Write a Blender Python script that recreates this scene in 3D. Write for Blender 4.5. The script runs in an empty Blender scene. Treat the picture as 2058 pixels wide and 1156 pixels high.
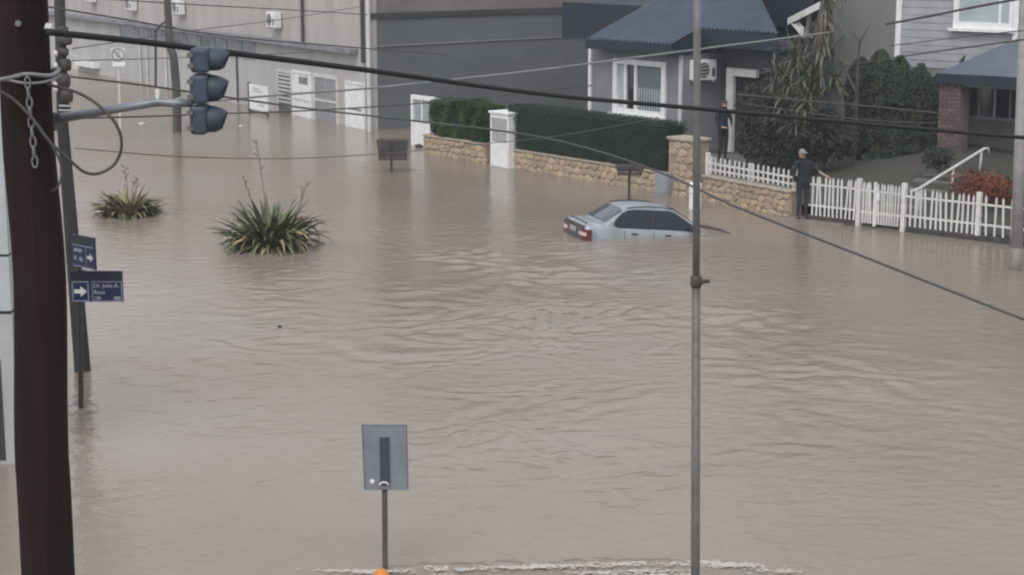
import bpy, bmesh, math, random
import numpy as np
from mathutils import Vector, Matrix
random.seed(7); rng = np.random.default_rng(7)
sc = bpy.context.scene
R = math.radians

# ------------------------------------------------------------------ camera
FOC = 3600.0; CX, CY = 1029.0, 578.0; HCAM = 7.0          # focal length in photo pixels
PITCH = math.atan(712.0 / FOC)
cd = bpy.data.cameras.new("camera"); cam = bpy.data.objects.new("camera", cd)
sc.collection.objects.link(cam); sc.camera = cam
cd.sensor_width = 36.0; cd.lens = 36.0 * FOC / 2058.0
cd.clip_start = 0.1; cd.clip_end = 2000
cam.location = (0, 0, HCAM); cam.rotation_euler = (math.pi / 2 - PITCH, 0, 0)

# ------------------------------------------------------------------ sky and sun (overcast)
w = bpy.data.worlds.new("World"); sc.world = w; w.use_nodes = True
nt = w.node_tree; nt.nodes.clear()
sky = nt.nodes.new("ShaderNodeTexSky"); sky.sky_type = 'NISHITA'; sky.sun_disc = False
SUN_EL, SUN_ROT = 52.0, 200.0
sky.sun_elevation = R(SUN_EL); sky.sun_rotation = R(SUN_ROT)
sky.air_density = 1.0; sky.dust_density = 4.0; sky.ozone_density = 1.0
hsv = nt.nodes.new("ShaderNodeHueSaturation"); hsv.inputs['Saturation'].default_value = 0.12
mixs = nt.nodes.new("ShaderNodeMix"); mixs.data_type = 'RGBA'; mixs.inputs[0].default_value = 0.6
mixs.inputs[7].default_value = (6.4, 6.6, 7.0, 1)                      # even cloud deck
bg = nt.nodes.new("ShaderNodeBackground"); bg.inputs['Strength'].default_value = 0.1
ow = nt.nodes.new("ShaderNodeOutputWorld")
nt.links.new(sky.outputs[0], hsv.inputs['Color']); nt.links.new(hsv.outputs[0], mixs.inputs[6])
nt.links.new(mixs.outputs[2], bg.inputs['Color']); nt.links.new(bg.outputs[0], ow.inputs['Surface'])
sd = bpy.data.lights.new("sun", 'SUN'); sd.energy = 0.6; sd.angle = R(30); sd.color = (1, 0.97, 0.93)
so = bpy.data.objects.new("sun", sd); sc.collection.objects.link(so)
az = R(SUN_ROT)
sdir = Vector((math.sin(az) * math.cos(R(SUN_EL)), math.cos(az) * math.cos(R(SUN_EL)), math.sin(R(SUN_EL))))
so.rotation_euler = sdir.to_track_quat('Z', 'Y').to_euler(); so.location = (0, 0, 40)
sc.view_settings.view_transform = 'Standard'; sc.view_settings.look = 'None'
sc.view_settings.exposure = 0.85; sc.view_settings.gamma = 1.0; sc.view_settings.use_curve_mapping = False
sc.render.engine = 'CYCLES'; sc.cycles.use_denoising = True; sc.cycles.max_bounces = 6
sc.cycles.filter_width = 2.2

# ------------------------------------------------------------------ measuring helpers
def ray(px, py):
    dx = (px - CX) / FOC; dy = (CY - py) / FOC
    return (dx, math.cos(PITCH) + dy * math.sin(PITCH), -math.sin(PITCH) + dy * math.cos(PITCH))
def W(px, py, z=0.0):
    r = ray(px, py); t = (z - HCAM) / r[2]; return Vector((r[0] * t, r[1] * t, z))
def D(px, py, Y):
    r = ray(px, py); t = Y / r[1]; return Vector((r[0] * t, Y, HCAM + r[2] * t))
class Fr:                                                   # a street frontage: t along it, k inwards, z up
    def __init__(s, o, e):
        s.o = Vector((o[0], o[1])); d = Vector((e[0], e[1])) - s.o; s.L = d.length; s.d = d.normalized()
        s.n = Vector((-s.d.y, s.d.x)); s.a = math.atan2(s.d.y, s.d.x)
    def p(s, t, k, z): q = s.o + s.d * t + s.n * k; return Vector((q.x, q.y, z))
    def hit(s, px, py, k=0.0):
        r = ray(px, py); o = s.o + s.n * k
        lam = (o.x * s.n.x + o.y * s.n.y) / (r[0] * s.n.x + r[1] * s.n.y)
        q = Vector((r[0] * lam, r[1] * lam)) - o
        return q.dot(s.d), HCAM + r[2] * lam

# ------------------------------------------------------------------ materials
MATS = {}
def mat(name, col, rough=0.7, var=0.12, scale=3.0, bump=0.0, bscale=40.0, metal=0.0, rand=0.0, col2=None, stretch=(1, 1, 1), spec=0.5):
    if name in MATS: return MATS[name]
    m = bpy.data.materials.new(name); m.use_nodes = True; MATS[name] = m
    n = m.node_tree; b = n.nodes["Principled BSDF"]
    b.inputs['Roughness'].default_value = rough; b.inputs['Metallic'].default_value = metal
    b.inputs['Specular IOR Level'].default_value = spec
    tc = n.nodes.new("ShaderNodeTexCoord"); mp = n.nodes.new("ShaderNodeMapping"); mp.inputs['Scale'].default_value = stretch
    n.links.new(tc.outputs['Object'], mp.inputs[0])
    no = n.nodes.new("ShaderNodeTexNoise"); no.inputs['Scale'].default_value = scale; no.inputs['Detail'].default_value = 6
    no.inputs['Roughness'].default_value = 0.65; n.links.new(mp.outputs[0], no.inputs['Vector'])
    mx = n.nodes.new("ShaderNodeMix"); mx.data_type = 'RGBA'
    c2 = col2 or tuple(c * (1 - 2.6 * var) for c in col); c1 = col if col2 else tuple(min(1, c * (1 + 1.6 * var)) for c in col)
    mx.inputs[6].default_value = (*c1, 1); mx.inputs[7].default_value = (*c2, 1)
    rm = n.nodes.new("ShaderNodeMapRange"); rm.inputs[1].default_value = 0.3; rm.inputs[2].default_value = 0.72
    n.links.new(no.outputs[0], rm.inputs[0]); n.links.new(rm.outputs[0], mx.inputs[0])
    out = mx.outputs[2]
    if rand:
        oi = n.nodes.new("ShaderNodeObjectInfo"); hs = n.nodes.new("ShaderNodeHueSaturation")
        mr = n.nodes.new("ShaderNodeMapRange"); mr.inputs[3].default_value = 1 - rand; mr.inputs[4].default_value = 1 + rand
        n.links.new(oi.outputs['Random'], mr.inputs[0]); n.links.new(mr.outputs[0], hs.inputs['Value'])
        n.links.new(out, hs.inputs['Color']); out = hs.outputs[0]
    n.links.new(out, b.inputs['Base Color'])
    if bump:
        nb = n.nodes.new("ShaderNodeTexNoise"); nb.inputs['Scale'].default_value = bscale; nb.inputs['Detail'].default_value = 4
        n.links.new(mp.outputs[0], nb.inputs['Vector'])
        bp = n.nodes.new("ShaderNodeBump"); bp.inputs['Strength'].default_value = bump; bp.inputs['Distance'].default_value = 0.02
        n.links.new(nb.outputs[0], bp.inputs['Height']); n.links.new(bp.outputs[0], b.inputs['Normal'])
    return m
def leafmat(name, col, var=0.35):
    if name in MATS: return MATS[name]
    m = mat(name, col, 0.6, var, 1.6, rand=0.15, spec=0.1); return m
def glassmat(name, col, rough=0.06): return mat(name, col, rough, 0.05, 2.0, spec=0.8)

M_WALLP = mat('weathered_render', (0.42, 0.41, 0.402), 0.85, 0.085, 0.45, 0.15, 30, stretch=(1.2, 1.2, 0.5))
M_WALLU = mat('upper_render', (0.40, 0.372, 0.355), 0.85, 0.08, 0.6, 0.15, 30, stretch=(1.6, 1.6, 0.35))
M_GREY = mat('grey_painted_wall', (0.118, 0.13, 0.135), 0.8, 0.12, 0.3, 0.2, 25)
M_BROWN = mat('bare_upper_wall', (0.185, 0.165, 0.16), 0.85, 0.1, 0.6, 0.2)
M_CAP = mat('dark_flashing', (0.05, 0.048, 0.05), 0.6)
M_WHITE = mat('white_paint', (0.74, 0.74, 0.74), 0.55, 0.06, 3)
M_OFFW = mat('offwhite_paint', (0.56, 0.55, 0.53), 0.6, 0.08, 2.5)
M_PICK = mat('picket_paint', (0.62, 0.61, 0.59), 0.6, 0.1, 6, rand=0.07)
M_DARKM = mat('dark_metal', (0.035, 0.033, 0.034), 0.5)
M_RUST = mat('rusty_dark_metal', (0.05, 0.042, 0.038), 0.6, 0.2, 8)
M_GALV = mat('galvanised_steel', (0.20, 0.20, 0.205), 0.45, 0.1, 6, metal=0.3)
M_GALVD = mat('dull_galvanised', (0.125, 0.123, 0.12), 0.55, 0.15, 5, metal=0.2)
M_WOOD = mat('tarred_pole_wood', (0.025, 0.0135, 0.012), 0.9, 0.3, 2.0, 0.6, 14, col2=(0.0042, 0.0036, 0.004), stretch=(3.5, 3.5, 0.18), spec=.2)
M_CONC = mat('pole_concrete', (0.34, 0.335, 0.33), 0.85, 0.12, 3, 0.3)
M_CONCD = mat('wet_concrete', (0.16, 0.155, 0.145), 0.5, 0.12, 3, 0.3)
M_CABLE = mat('cable_black', (0.005, 0.005, 0.006), 0.7, 0.05)
M_CABLEG = mat('cable_grey', (0.17, 0.175, 0.175), 0.6, 0.1)
M_CABLEB = mat('cable_brown', (0.11, 0.095, 0.085), 0.65, 0.1)
M_CABLEM = mat('cable_mid_grey', (0.05, 0.055, 0.053), 0.65, 0.1)
M_CABLED = mat('cable_dark_grey', (0.055, 0.052, 0.049), 0.65, 0.1)
M_SIGB = mat('sign_blue', (0.012, 0.02, 0.075), 0.45, 0.1)
M_SIGK = mat('sign_navy', (0.012, 0.014, 0.03), 0.45, 0.1)
M_TL = mat('signal_blue_grey', (0.040, 0.056, 0.088), 0.55, 0.12, 5)
M_TLD = mat('signal_hood', (0.032, 0.043, 0.064), 0.55, 0.1)
M_LENS = mat('signal_lens', (0.03, 0.05, 0.04), 0.2)
M_CAR = mat('silver_blue_car_paint', (0.30, 0.325, 0.365), 0.35, 0.13, 2.2, metal=0.3)
M_TINT = mat('tinted_glass', (0.014, 0.018, 0.028), 0.12, 0.1, 2.0, spec=0.35)
M_CARD = mat('car_dark_trim', (0.02, 0.02, 0.022), 0.5)
M_REAR = mat('mottled_dark_panel', (0.07, 0.062, 0.055), 0.5, 0.25, 9)  # uneven dark brown for the rear panel and bumper
M_RED = mat('tail_lamp_red', (0.11, 0.016, 0.022), 0.25)
M_CLEAR = mat('tail_lamp_clear', (0.55, 0.42, 0.40), 0.25)
M_GLASS = glassmat('window_glass', (0.10, 0.125, 0.135))
M_GLASSD = glassmat('dark_window_glass', (0.022, 0.028, 0.032))
M_CURT = mat('net_curtain', (0.42, 0.45, 0.46), 0.8, 0.12, 6, stretch=(5, 5, 0.5))
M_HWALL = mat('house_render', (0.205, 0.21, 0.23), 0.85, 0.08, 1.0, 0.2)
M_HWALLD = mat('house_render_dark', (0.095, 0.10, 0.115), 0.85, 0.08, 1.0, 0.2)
M_ROOF = mat('blue_metal_roof', (0.066, 0.089, 0.130), 0.45, 0.12, 0.8, metal=0.1)
M_ROOFD = mat('navy_fascia', (0.013, 0.019, 0.036), 0.6, 0.1)
M_SIDE = mat('pale_siding', (0.315, 0.325, 0.345), 0.7, 0.07, 2.0, rand=0.04)
M_BRICK = mat('brick_red', (0.125, 0.088, 0.085), 0.85, 0.15, 5, rand=0.25)
M_MORT = mat('mortar', (0.16, 0.13, 0.125), 0.9)
M_STONE = mat('sandstone', (0.40, 0.31, 0.215), 0.85, 0.12, 5, 0.3, 30, rand=0.2)
M_SMORT = mat('stone_mortar', (0.31, 0.25, 0.185), 0.9, 0.12, 4)
M_COPE = mat('wall_coping', (0.36, 0.31, 0.25), 0.85, 0.15, 3)
M_HEDGE = leafmat('hedge_leaf', (0.05, 0.083, 0.026))
M_HEDGED = leafmat('dark_hedge_leaf', (0.034, 0.054, 0.034), .1)
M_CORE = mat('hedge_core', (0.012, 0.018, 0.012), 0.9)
M_CONIF = leafmat('conifer_leaf', (0.048, 0.062, 0.043), .2)
M_BUSH = leafmat('bush_leaf', (0.048, 0.056, 0.042))
M_FLAX = mat('flax_leaf', (0.095, 0.118, 0.050), 0.5, 0.3, 3, rand=0.4, spec=0.35)
M_FLAX2 = mat('flax_leaf_tan', (0.22, 0.195, 0.10), 0.55, 0.3, 3, rand=0.45, spec=0.35)
M_DRY = mat('dry_stalk', (0.13, 0.10, 0.085), 0.8)
M_YUC = mat('yucca_leaf', (0.095, 0.112, 0.07), 0.55, 0.3, 3, rand=0.4)
M_YUCD = mat('dead_yucca_leaf', (0.15, 0.135, 0.115), 0.8, 0.25, 4, rand=0.3)
M_TRUNK = mat('yucca_bark', (0.085, 0.075, 0.066), 0.9, 0.25, 4, 0.8, 12)
M_REDL = leafmat('red_leaf', (0.17, 0.052, 0.028), .5)
M_SOIL = mat('garden_soil', (0.062, 0.054, 0.046), 0.9, 0.3, 0.7, 0.6, 8, col2=(0.040, 0.043, 0.030))
M_PAVE = mat('wet_pavement', (0.20, 0.18, 0.165), 0.35, 0.15, 2)
M_SIGN = mat('sign_back_aluminium', (0.23, 0.255, 0.285), 0.45, 0.08, 4, metal=0.35)
M_SIGND = mat('sign_rail', (0.045, 0.055, 0.07), 0.5)
M_ORANGE = mat('orange_plastic', (0.55, 0.19, 0.03), 0.5, 0.1)
M_FOAM = mat('foam', (0.45, 0.42, 0.395), 0.8, 0.1, 20)
M_SKIN = mat('skin', (0.33, 0.20, 0.15), 0.6)
M_SKINP = mat('pale_skin', (0.40, 0.27, 0.22), 0.6)
M_JACK = mat('dark_green_jacket', (0.010, 0.015, 0.016), 0.85)
M_NAVY = mat('navy_cloth', (0.018, 0.022, 0.04), 0.85)
M_TROU = mat('dark_trousers', (0.03, 0.029, 0.03), 0.85)
M_SHOE = mat('maroon_shoes', (0.06, 0.025, 0.028), 0.6)
M_CAPG = mat('pale_grey_cap', (0.24, 0.24, 0.225), 0.8)
M_HAIR = mat('dark_hair', (0.014, 0.012, 0.012), 0.6)
M_PAPER = mat('paper_notice', (0.25, 0.25, 0.26), 0.8)
M_BLACKP = mat('grey_print', (0.12, 0.12, 0.125), 0.8)

# ------------------------------------------------------------------ building helpers
COL = sc.collection
ORG = {}
class MB:
    def __init__(s): s.v = []; s.f = []
    def add(s, vs, fs):
        b = len(s.v); s.v += [tuple(q) for q in vs]; s.f += [tuple(i + b for i in f) for f in fs]; return s
    def hexa(s, c):        # 8 corners: bottom 4 then top 4
        return s.add(c, [(3, 2, 1, 0), (4, 5, 6, 7), (0, 1, 5, 4), (1, 2, 6, 5), (2, 3, 7, 6), (3, 0, 4, 7)])
    def box(s, x0, x1, y0, y1, z0, z1):
        return s.hexa([(x0, y0, z0), (x1, y0, z0), (x1, y1, z0), (x0, y1, z0), (x0, y0, z1), (x1, y0, z1), (x1, y1, z1), (x0, y1, z1)])
    def fbox(s, F, t0, t1, k0, k1, z0, z1):
        return s.hexa([F.p(t0, k0, z0), F.p(t1, k0, z0), F.p(t1, k1, z0), F.p(t0, k1, z0), F.p(t0, k0, z1), F.p(t1, k0, z1), F.p(t1, k1, z1), F.p(t0, k1, z1)])
    def tube(s, pts, rad, n=8, cap=True):
        pts = [Vector(p) for p in pts]; m = len(pts)
        if not isinstance(rad, (list, tuple)): rad = [rad] * m
        ref = None; vs = []
        for i, p in enumerate(pts):
            tg = (pts[min(i + 1, m - 1)] - pts[max(i - 1, 0)]).normalized()
            if ref is None:
                ref = Vector((0, 0, 1)) if abs(tg.z) < 0.9 else Vector((1, 0, 0))
            a = tg.cross(ref).normalized(); b = a.cross(tg).normalized(); ref = b
            for j in range(n):
                q = 2 * math.pi * j / n
                vs.append(p + a * (math.cos(q) * rad[i]) + b * (math.sin(q) * rad[i]))
        fs = [(i * n + j, i * n + (j + 1) % n, (i + 1) * n + (j + 1) % n, (i + 1) * n + j) for i in range(m - 1) for j in range(n)]
        if cap: fs += [tuple(range(n))[::-1], tuple(range((m - 1) * n, m * n))]
        return s.add(vs, fs)
    def prism(s, poly, off):                      # planar polygon (3-D points) extruded by vector off
        n = len(poly); off = Vector(off); a = [Vector(p) for p in poly]
        return s.add(a + [p + off for p in a], [tuple(range(n))[::-1], tuple(range(n, 2 * n))] + [(i, (i + 1) % n, (i + 1) % n + n, i + n) for i in range(n)])
    def mesh(s, name, m, smooth=False):
        me = bpy.data.meshes.new(name); me.from_pydata(s.v, [], s.f); me.update()
        bm = bmesh.new(); bm.from_mesh(me); bmesh.ops.recalc_face_normals(bm, faces=bm.faces); bm.to_mesh(me); bm.free()
        if m: me.materials.append(m)
        if smooth:
            for p in me.polygons: p.use_smooth = True
        return me
    def build(s, name, m, parent=None, smooth=False, bevel=0.0, origin=None):
        o = Vector(origin) if origin is not None else (ORG[parent.name] if parent else Vector((0, 0, 0)))
        s.v = [tuple(Vector(q) - o) for q in s.v]
        ob = bpy.data.objects.new(name, s.mesh(name, m, smooth)); COL.objects.link(ob)
        if parent: ob.parent = parent
        else: ob.location = o
        ORG[ob.name] = o
        if bevel:
            b = ob.modifiers.new("bevel", 'BEVEL'); b.width = bevel; b.segments = 2; b.limit_method = 'ANGLE'
        return ob
def tag(o, label, cat, group=None):
    o['label'] = label; o['category'] = cat
    if group: o['group'] = group
    return o
def thing(name, label, cat, loc, group=None):
    e = bpy.data.objects.new(name, None); COL.objects.link(e); e.location = loc; ORG[e.name] = Vector(loc)
    e.empty_display_size = 0.2
    return tag(e, label, cat, group)
def struct(o): o['kind'] = 'structure'; return o
def inst(name, me, parent, loc, rot=(0, 0, 0), scale=(1, 1, 1)):   # piece that shares mesh data
    o = bpy.data.objects.new(name, me); COL.objects.link(o); o.parent = parent
    o.location = Vector(loc) - ORG[parent.name]; o.rotation_euler = rot; o.scale = scale; return o
def catmull(pts, n=8):
    pts = [Vector(p) for p in pts]; P = [pts[0] * 2 - pts[1]] + pts + [pts[-1] * 2 - pts[-2]]; out = []
    for i in range(1, len(P) - 2):
        for j in range(n):
            t = j / n; a, b, c, d = P[i - 1:i + 3]
            out.append(0.5 * ((2 * b) + (c - a) * t + (2 * a - 5 * b + 4 * c - d) * t * t + (3 * b - a - 3 * c + d) * t ** 3))
    return out + [pts[-1]]
def leaves(name, n, sampler, size, m, parent, asp=0.5):
    """many small leaf faces; sampler(i) -> point, outward normal"""
    vs = np.zeros((n * 4, 3)); o = ORG[parent.name]
    for i in range(n):
        p, nr = sampler()
        p = Vector(p) - o
        d = Vector((random.gauss(0, 1), random.gauss(0, 1), random.gauss(0, 1))) * 0.55 + Vector(nr)
        if d.length < 1e-3: d = Vector((0, 0, 1))
        d.normalize()
        a = d.orthogonal().normalized(); a.rotate(Matrix.Rotation(random.uniform(0, 6.28), 3, d)); b = d.cross(a)
        L = size * random.uniform(0.6, 1.35)
        q = [p - a * L * 0.5, p + b * L * asp * 0.5, p + a * L * 0.5, p - b * L * asp * 0.5]
        for j in range(4): vs[i * 4 + j] = q[j]
    me = bpy.data.meshes.new(name); me.from_pydata(vs.tolist(), [], [(4 * i, 4 * i + 1, 4 * i + 2, 4 * i + 3) for i in range(n)])
    me.materials.append(m); ob = bpy.data.objects.new(name, me); COL.objects.link(ob); ob.parent = parent; ORG[ob.name] = o
    return ob

# ------------------------------------------------------------------ street lines (world metres)
A0, A1 = W(856, 308), W(1362, 393)
FA = Fr(A0, A1)                       # hedge and stone wall frontage
FB = Fr(W(1392, 398), W(1590, 438))   # low stone wall with pickets
FC = Fr(W(1605, 440), W(2035, 492))   # white picket fence
CORN = W(745, 263)
FL = Fr(CORN, W(240, 158)); FL = Fr(CORN, CORN + (CORN - W(240, 158)))   # left building; t negative runs left
FG = Fr(CORN, CORN + Vector((FA.n.x, FA.n.y, 0)))                        # grey side wall, runs back to the right

# ------------------------------------------------------------------ ground and water
g = MB().add([(-600, -300, -1.0), (600, -300, -1.0), (600, 900, -1.0), (-600, 900, -1.0)], [(0, 1, 2, 3)]).build('ground', M_SOIL)
struct(g)
def water():
    rows = []
    y = 5.0
    while y < 125: rows.append(y); y *= 1.0026
    ys = np.array(rows); nc = 420; xs = np.linspace(-0.40, 0.40, nc)
    X = (ys[:, None] * xs[None, :]) + 0.0; Y = np.repeat(ys[:, None], nc, 1)
    Z = np.zeros_like(X)
    def lown(sc_, seed):
        r = np.random.default_rng(seed); o = np.zeros_like(X)
        for _ in range(10):
            a = r.uniform(0, 6.283); k = 6.283 / (sc_ * r.uniform(0.6, 1.6)); o += np.sin(k * (X * math.cos(a) + Y * math.sin(a)) + r.uniform(0, 6.283))
        return o / 3.2
    patch = np.clip(0.62 + 0.42 * lown(9, 3), 0.12, 1.5)
    patch2 = np.clip(0.6 + 0.5 * lown(5, 5), 0.1, 1.5)
    zone = 0.22 + 1.35 * np.exp(-((X - 0.9) / 5.6) ** 2 - ((Y - 32) / 8.5) ** 2)
    r = np.random.default_rng(11)
    wx, wy = X + 0.22 * lown(2.4, 41) + 0.25 * lown(7, 43), Y + 0.22 * lown(2.1, 42) + 0.25 * lown(8, 44)     # bent crests
    gate = [np.clip(0.15 + 0.75 * lown(3.2, 60 + j), 0, 1.6) for j in range(7)]                        # gusty patches
    left = 1 / (1 + np.exp((X - 3.0 + 0.8 * lown(6, 45)) / 0.9))
    for i in range(112):
        lam = 0.2 * (1.05 / 0.2) ** r.uniform(0, 1)
        side = i % 2; a = (R(108) + r.normal(0, 0.62)) if side else (R(76) + r.normal(0, 0.8)); k = 6.283 / lam
        amp = 0.0046 * lam ** 0.9
        s = np.sin(k * (wx * math.cos(a) + wy * math.sin(a)) + r.uniform(0, 6.283))
        Z += amp * s * gate[i % 7] * (patch if lam > 0.6 else patch2) * ((0.25 + 0.9 * left) if side else (1.05 - 0.6 * left))
    Z *= zone * 1.15
    # water tumbling over the submerged kerb at the near edge
    kx = [W(700, 1153), W(1050, 1141), W(1330, 1134), W(1500, 1147), W(1620, 1156)]
    ky = np.interp(X, [p.x for p in kx], [p.y for p in kx]); on = np.clip((X + 1.8) / 0.5, 0, 1) * np.clip((2.9 - X) / 0.6, 0, 1)
    d = Y - ky
    Z += on * (0.035 * np.exp(-(d / 0.16) ** 2) - 0.05 * np.exp(-((d + 0.35) / 0.25) ** 2)) * (1 + 0.5 * lown(0.7, 31))
    Z += on * np.exp(-((d + 0.3) / 0.5) ** 2) * 0.012 * lown(0.22, 32)
    # small wakes behind posts
    for px, py in ((773, 1142), (163, 822), (172, 748), (1397, 1250), (2040, 543)):
        q = W(px, py); e = ((X - q.x) ** 2 + (Y - q.y) ** 2); rr = np.sqrt(e)
        Z += 0.006 * np.exp(-e / 0.35) * np.cos(rr * 16)
    q = W(1185, 486); e = np.clip(1 - np.abs((Y - q.y) - 0.31 * (X - q.x) + .25) / .45, 0, 1) * np.clip((X - q.x + .5) / .4, 0, 1) * np.clip((q.x + 3.6 - X) / .6, 0, 1)
    Z += e * 0.02 * lown(0.55, 71)
    nr = len(ys); V = np.stack([X, Y, Z], -1).reshape(-1, 3)
    i = np.arange(nr - 1)[:, None] * nc + np.arange(nc - 1)[None, :]
    Fq = np.stack([i, i + 1, i + nc + 1, i + nc], -1).reshape(-1, 4)
    me = bpy.data.meshes.new('water'); me.vertices.add(len(V)); me.vertices.foreach_set('co', V.astype(np.float32).ravel())
    me.loops.add(Fq.size); me.loops.foreach_set('vertex_index', Fq.astype(np.int32).ravel())
    me.polygons.add(len(Fq)); me.polygons.foreach_set('loop_start', np.arange(0, Fq.size, 4, dtype=np.int32))
    me.polygons.foreach_set('use_smooth', np.ones(len(Fq), dtype=bool)); me.update(calc_edges=True)
    o = bpy.data.objects.new('water', me); COL.objects.link(o); struct(o)
    m = bpy.data.materials.new('flood_water'); m.use_nodes = True; n = m.node_tree; b = n.nodes['Principled BSDF']
    tc = n.nodes.new('ShaderNodeTexCoord')
    n1 = n.nodes.new('ShaderNodeTexNoise'); n1.inputs['Scale'].default_value = 0.16; n1.inputs['Detail'].default_value = 5
    n.links.new(tc.outputs['Object'], n1.inputs['Vector'])
    mx = n.nodes.new('ShaderNodeMix'); mx.data_type = 'RGBA'
    mx.inputs[6].default_value = (0.211, 0.171, 0.138, 1); mx.inputs[7].default_value = (0.238, 0.205, 0.176, 1)   # silt
    mr = n.nodes.new('ShaderNodeMapRange'); mr.inputs[1].default_value = 0.35; mr.inputs[2].default_value = 0.65
    n.links.new(n1.outputs[0], mr.inputs[0]); n.links.new(mr.outputs[0], mx.inputs[0]); n.links.new(mx.outputs[2], b.inputs['Base Color'])
    b.inputs['Roughness'].default_value = 0.13; b.inputs['IOR'].default_value = 1.333; b.inputs['Specular IOR Level'].default_value = 0.36
    mp = n.nodes.new('ShaderNodeMapping'); mp.inputs['Scale'].default_value = (0.7, 1.0, 1); n.links.new(tc.outputs['Object'], mp.inputs[0])
    n2 = n.nodes.new('ShaderNodeTexNoise'); n2.inputs['Scale'].default_value = 4.6; n2.inputs['Detail'].default_value = 4; n2.inputs['Roughness'].default_value = 0.6
    n.links.new(mp.outputs[0], n2.inputs['Vector'])
    bp = n.nodes.new('ShaderNodeBump'); bp.inputs['Strength'].default_value = 0.75; bp.inputs['Distance'].default_value = 0.026
    n.links.new(n2.outputs[0], bp.inputs['Height']); n.links.new(bp.outputs[0], b.inputs['Normal'])
    me.materials.append(m)
    far = MB().add([(-400, -200, -0.12), (400, -200, -0.12), (400, 500, -0.12), (-400, 500, -0.12)], [(0, 1, 2, 3)]).build('water_beyond', m); struct(far)
water()

# garden ground behind the right frontage
def garden():
    ZG = FC.hit(1770, 292, 5.4)[1]; print('ZG', ZG)
    kof = lambda F_, p: (Vector((p.x, p.y)) - F_.o).dot(F_.n)
    vs = []; fs = []; T = np.linspace(-17, 22, 66); K = np.linspace(0.25, 24, 50)
    for t in T:
        for k in K:
            s = min(1, max(0, (k - 0.25) / 5.2)); s = s * (1.4 - .4 * s)
            rt = min(1, max(0, (t + 3.0) / 4.0))
            z = 0.10 + s * (0.4 + (ZG - .5) * rt) + 0.05 * math.sin(t * 1.7 + k) * s + 0.03 * random.random()
            vs.append(FC.p(t, k, z))
    n = len(K)
    for i in range(len(T) - 1):
        for j in range(n - 1):
            q = (i * n + j, (i + 1) * n + j, (i + 1) * n + j + 1, i * n + j + 1)
            if min(min(kof(FA, vs[x]), kof(FB, vs[x])) for x in q) > .1: fs.append(q)
    struct(MB().add(vs, fs).build('garden_ground', M_SOIL, smooth=True))
garden()
struct(MB().fbox(FC, -0.35, 1.35, -0.28, 0.24, -0.6, 0.035).build('pavement', M_PAVE, bevel=0.02))

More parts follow.
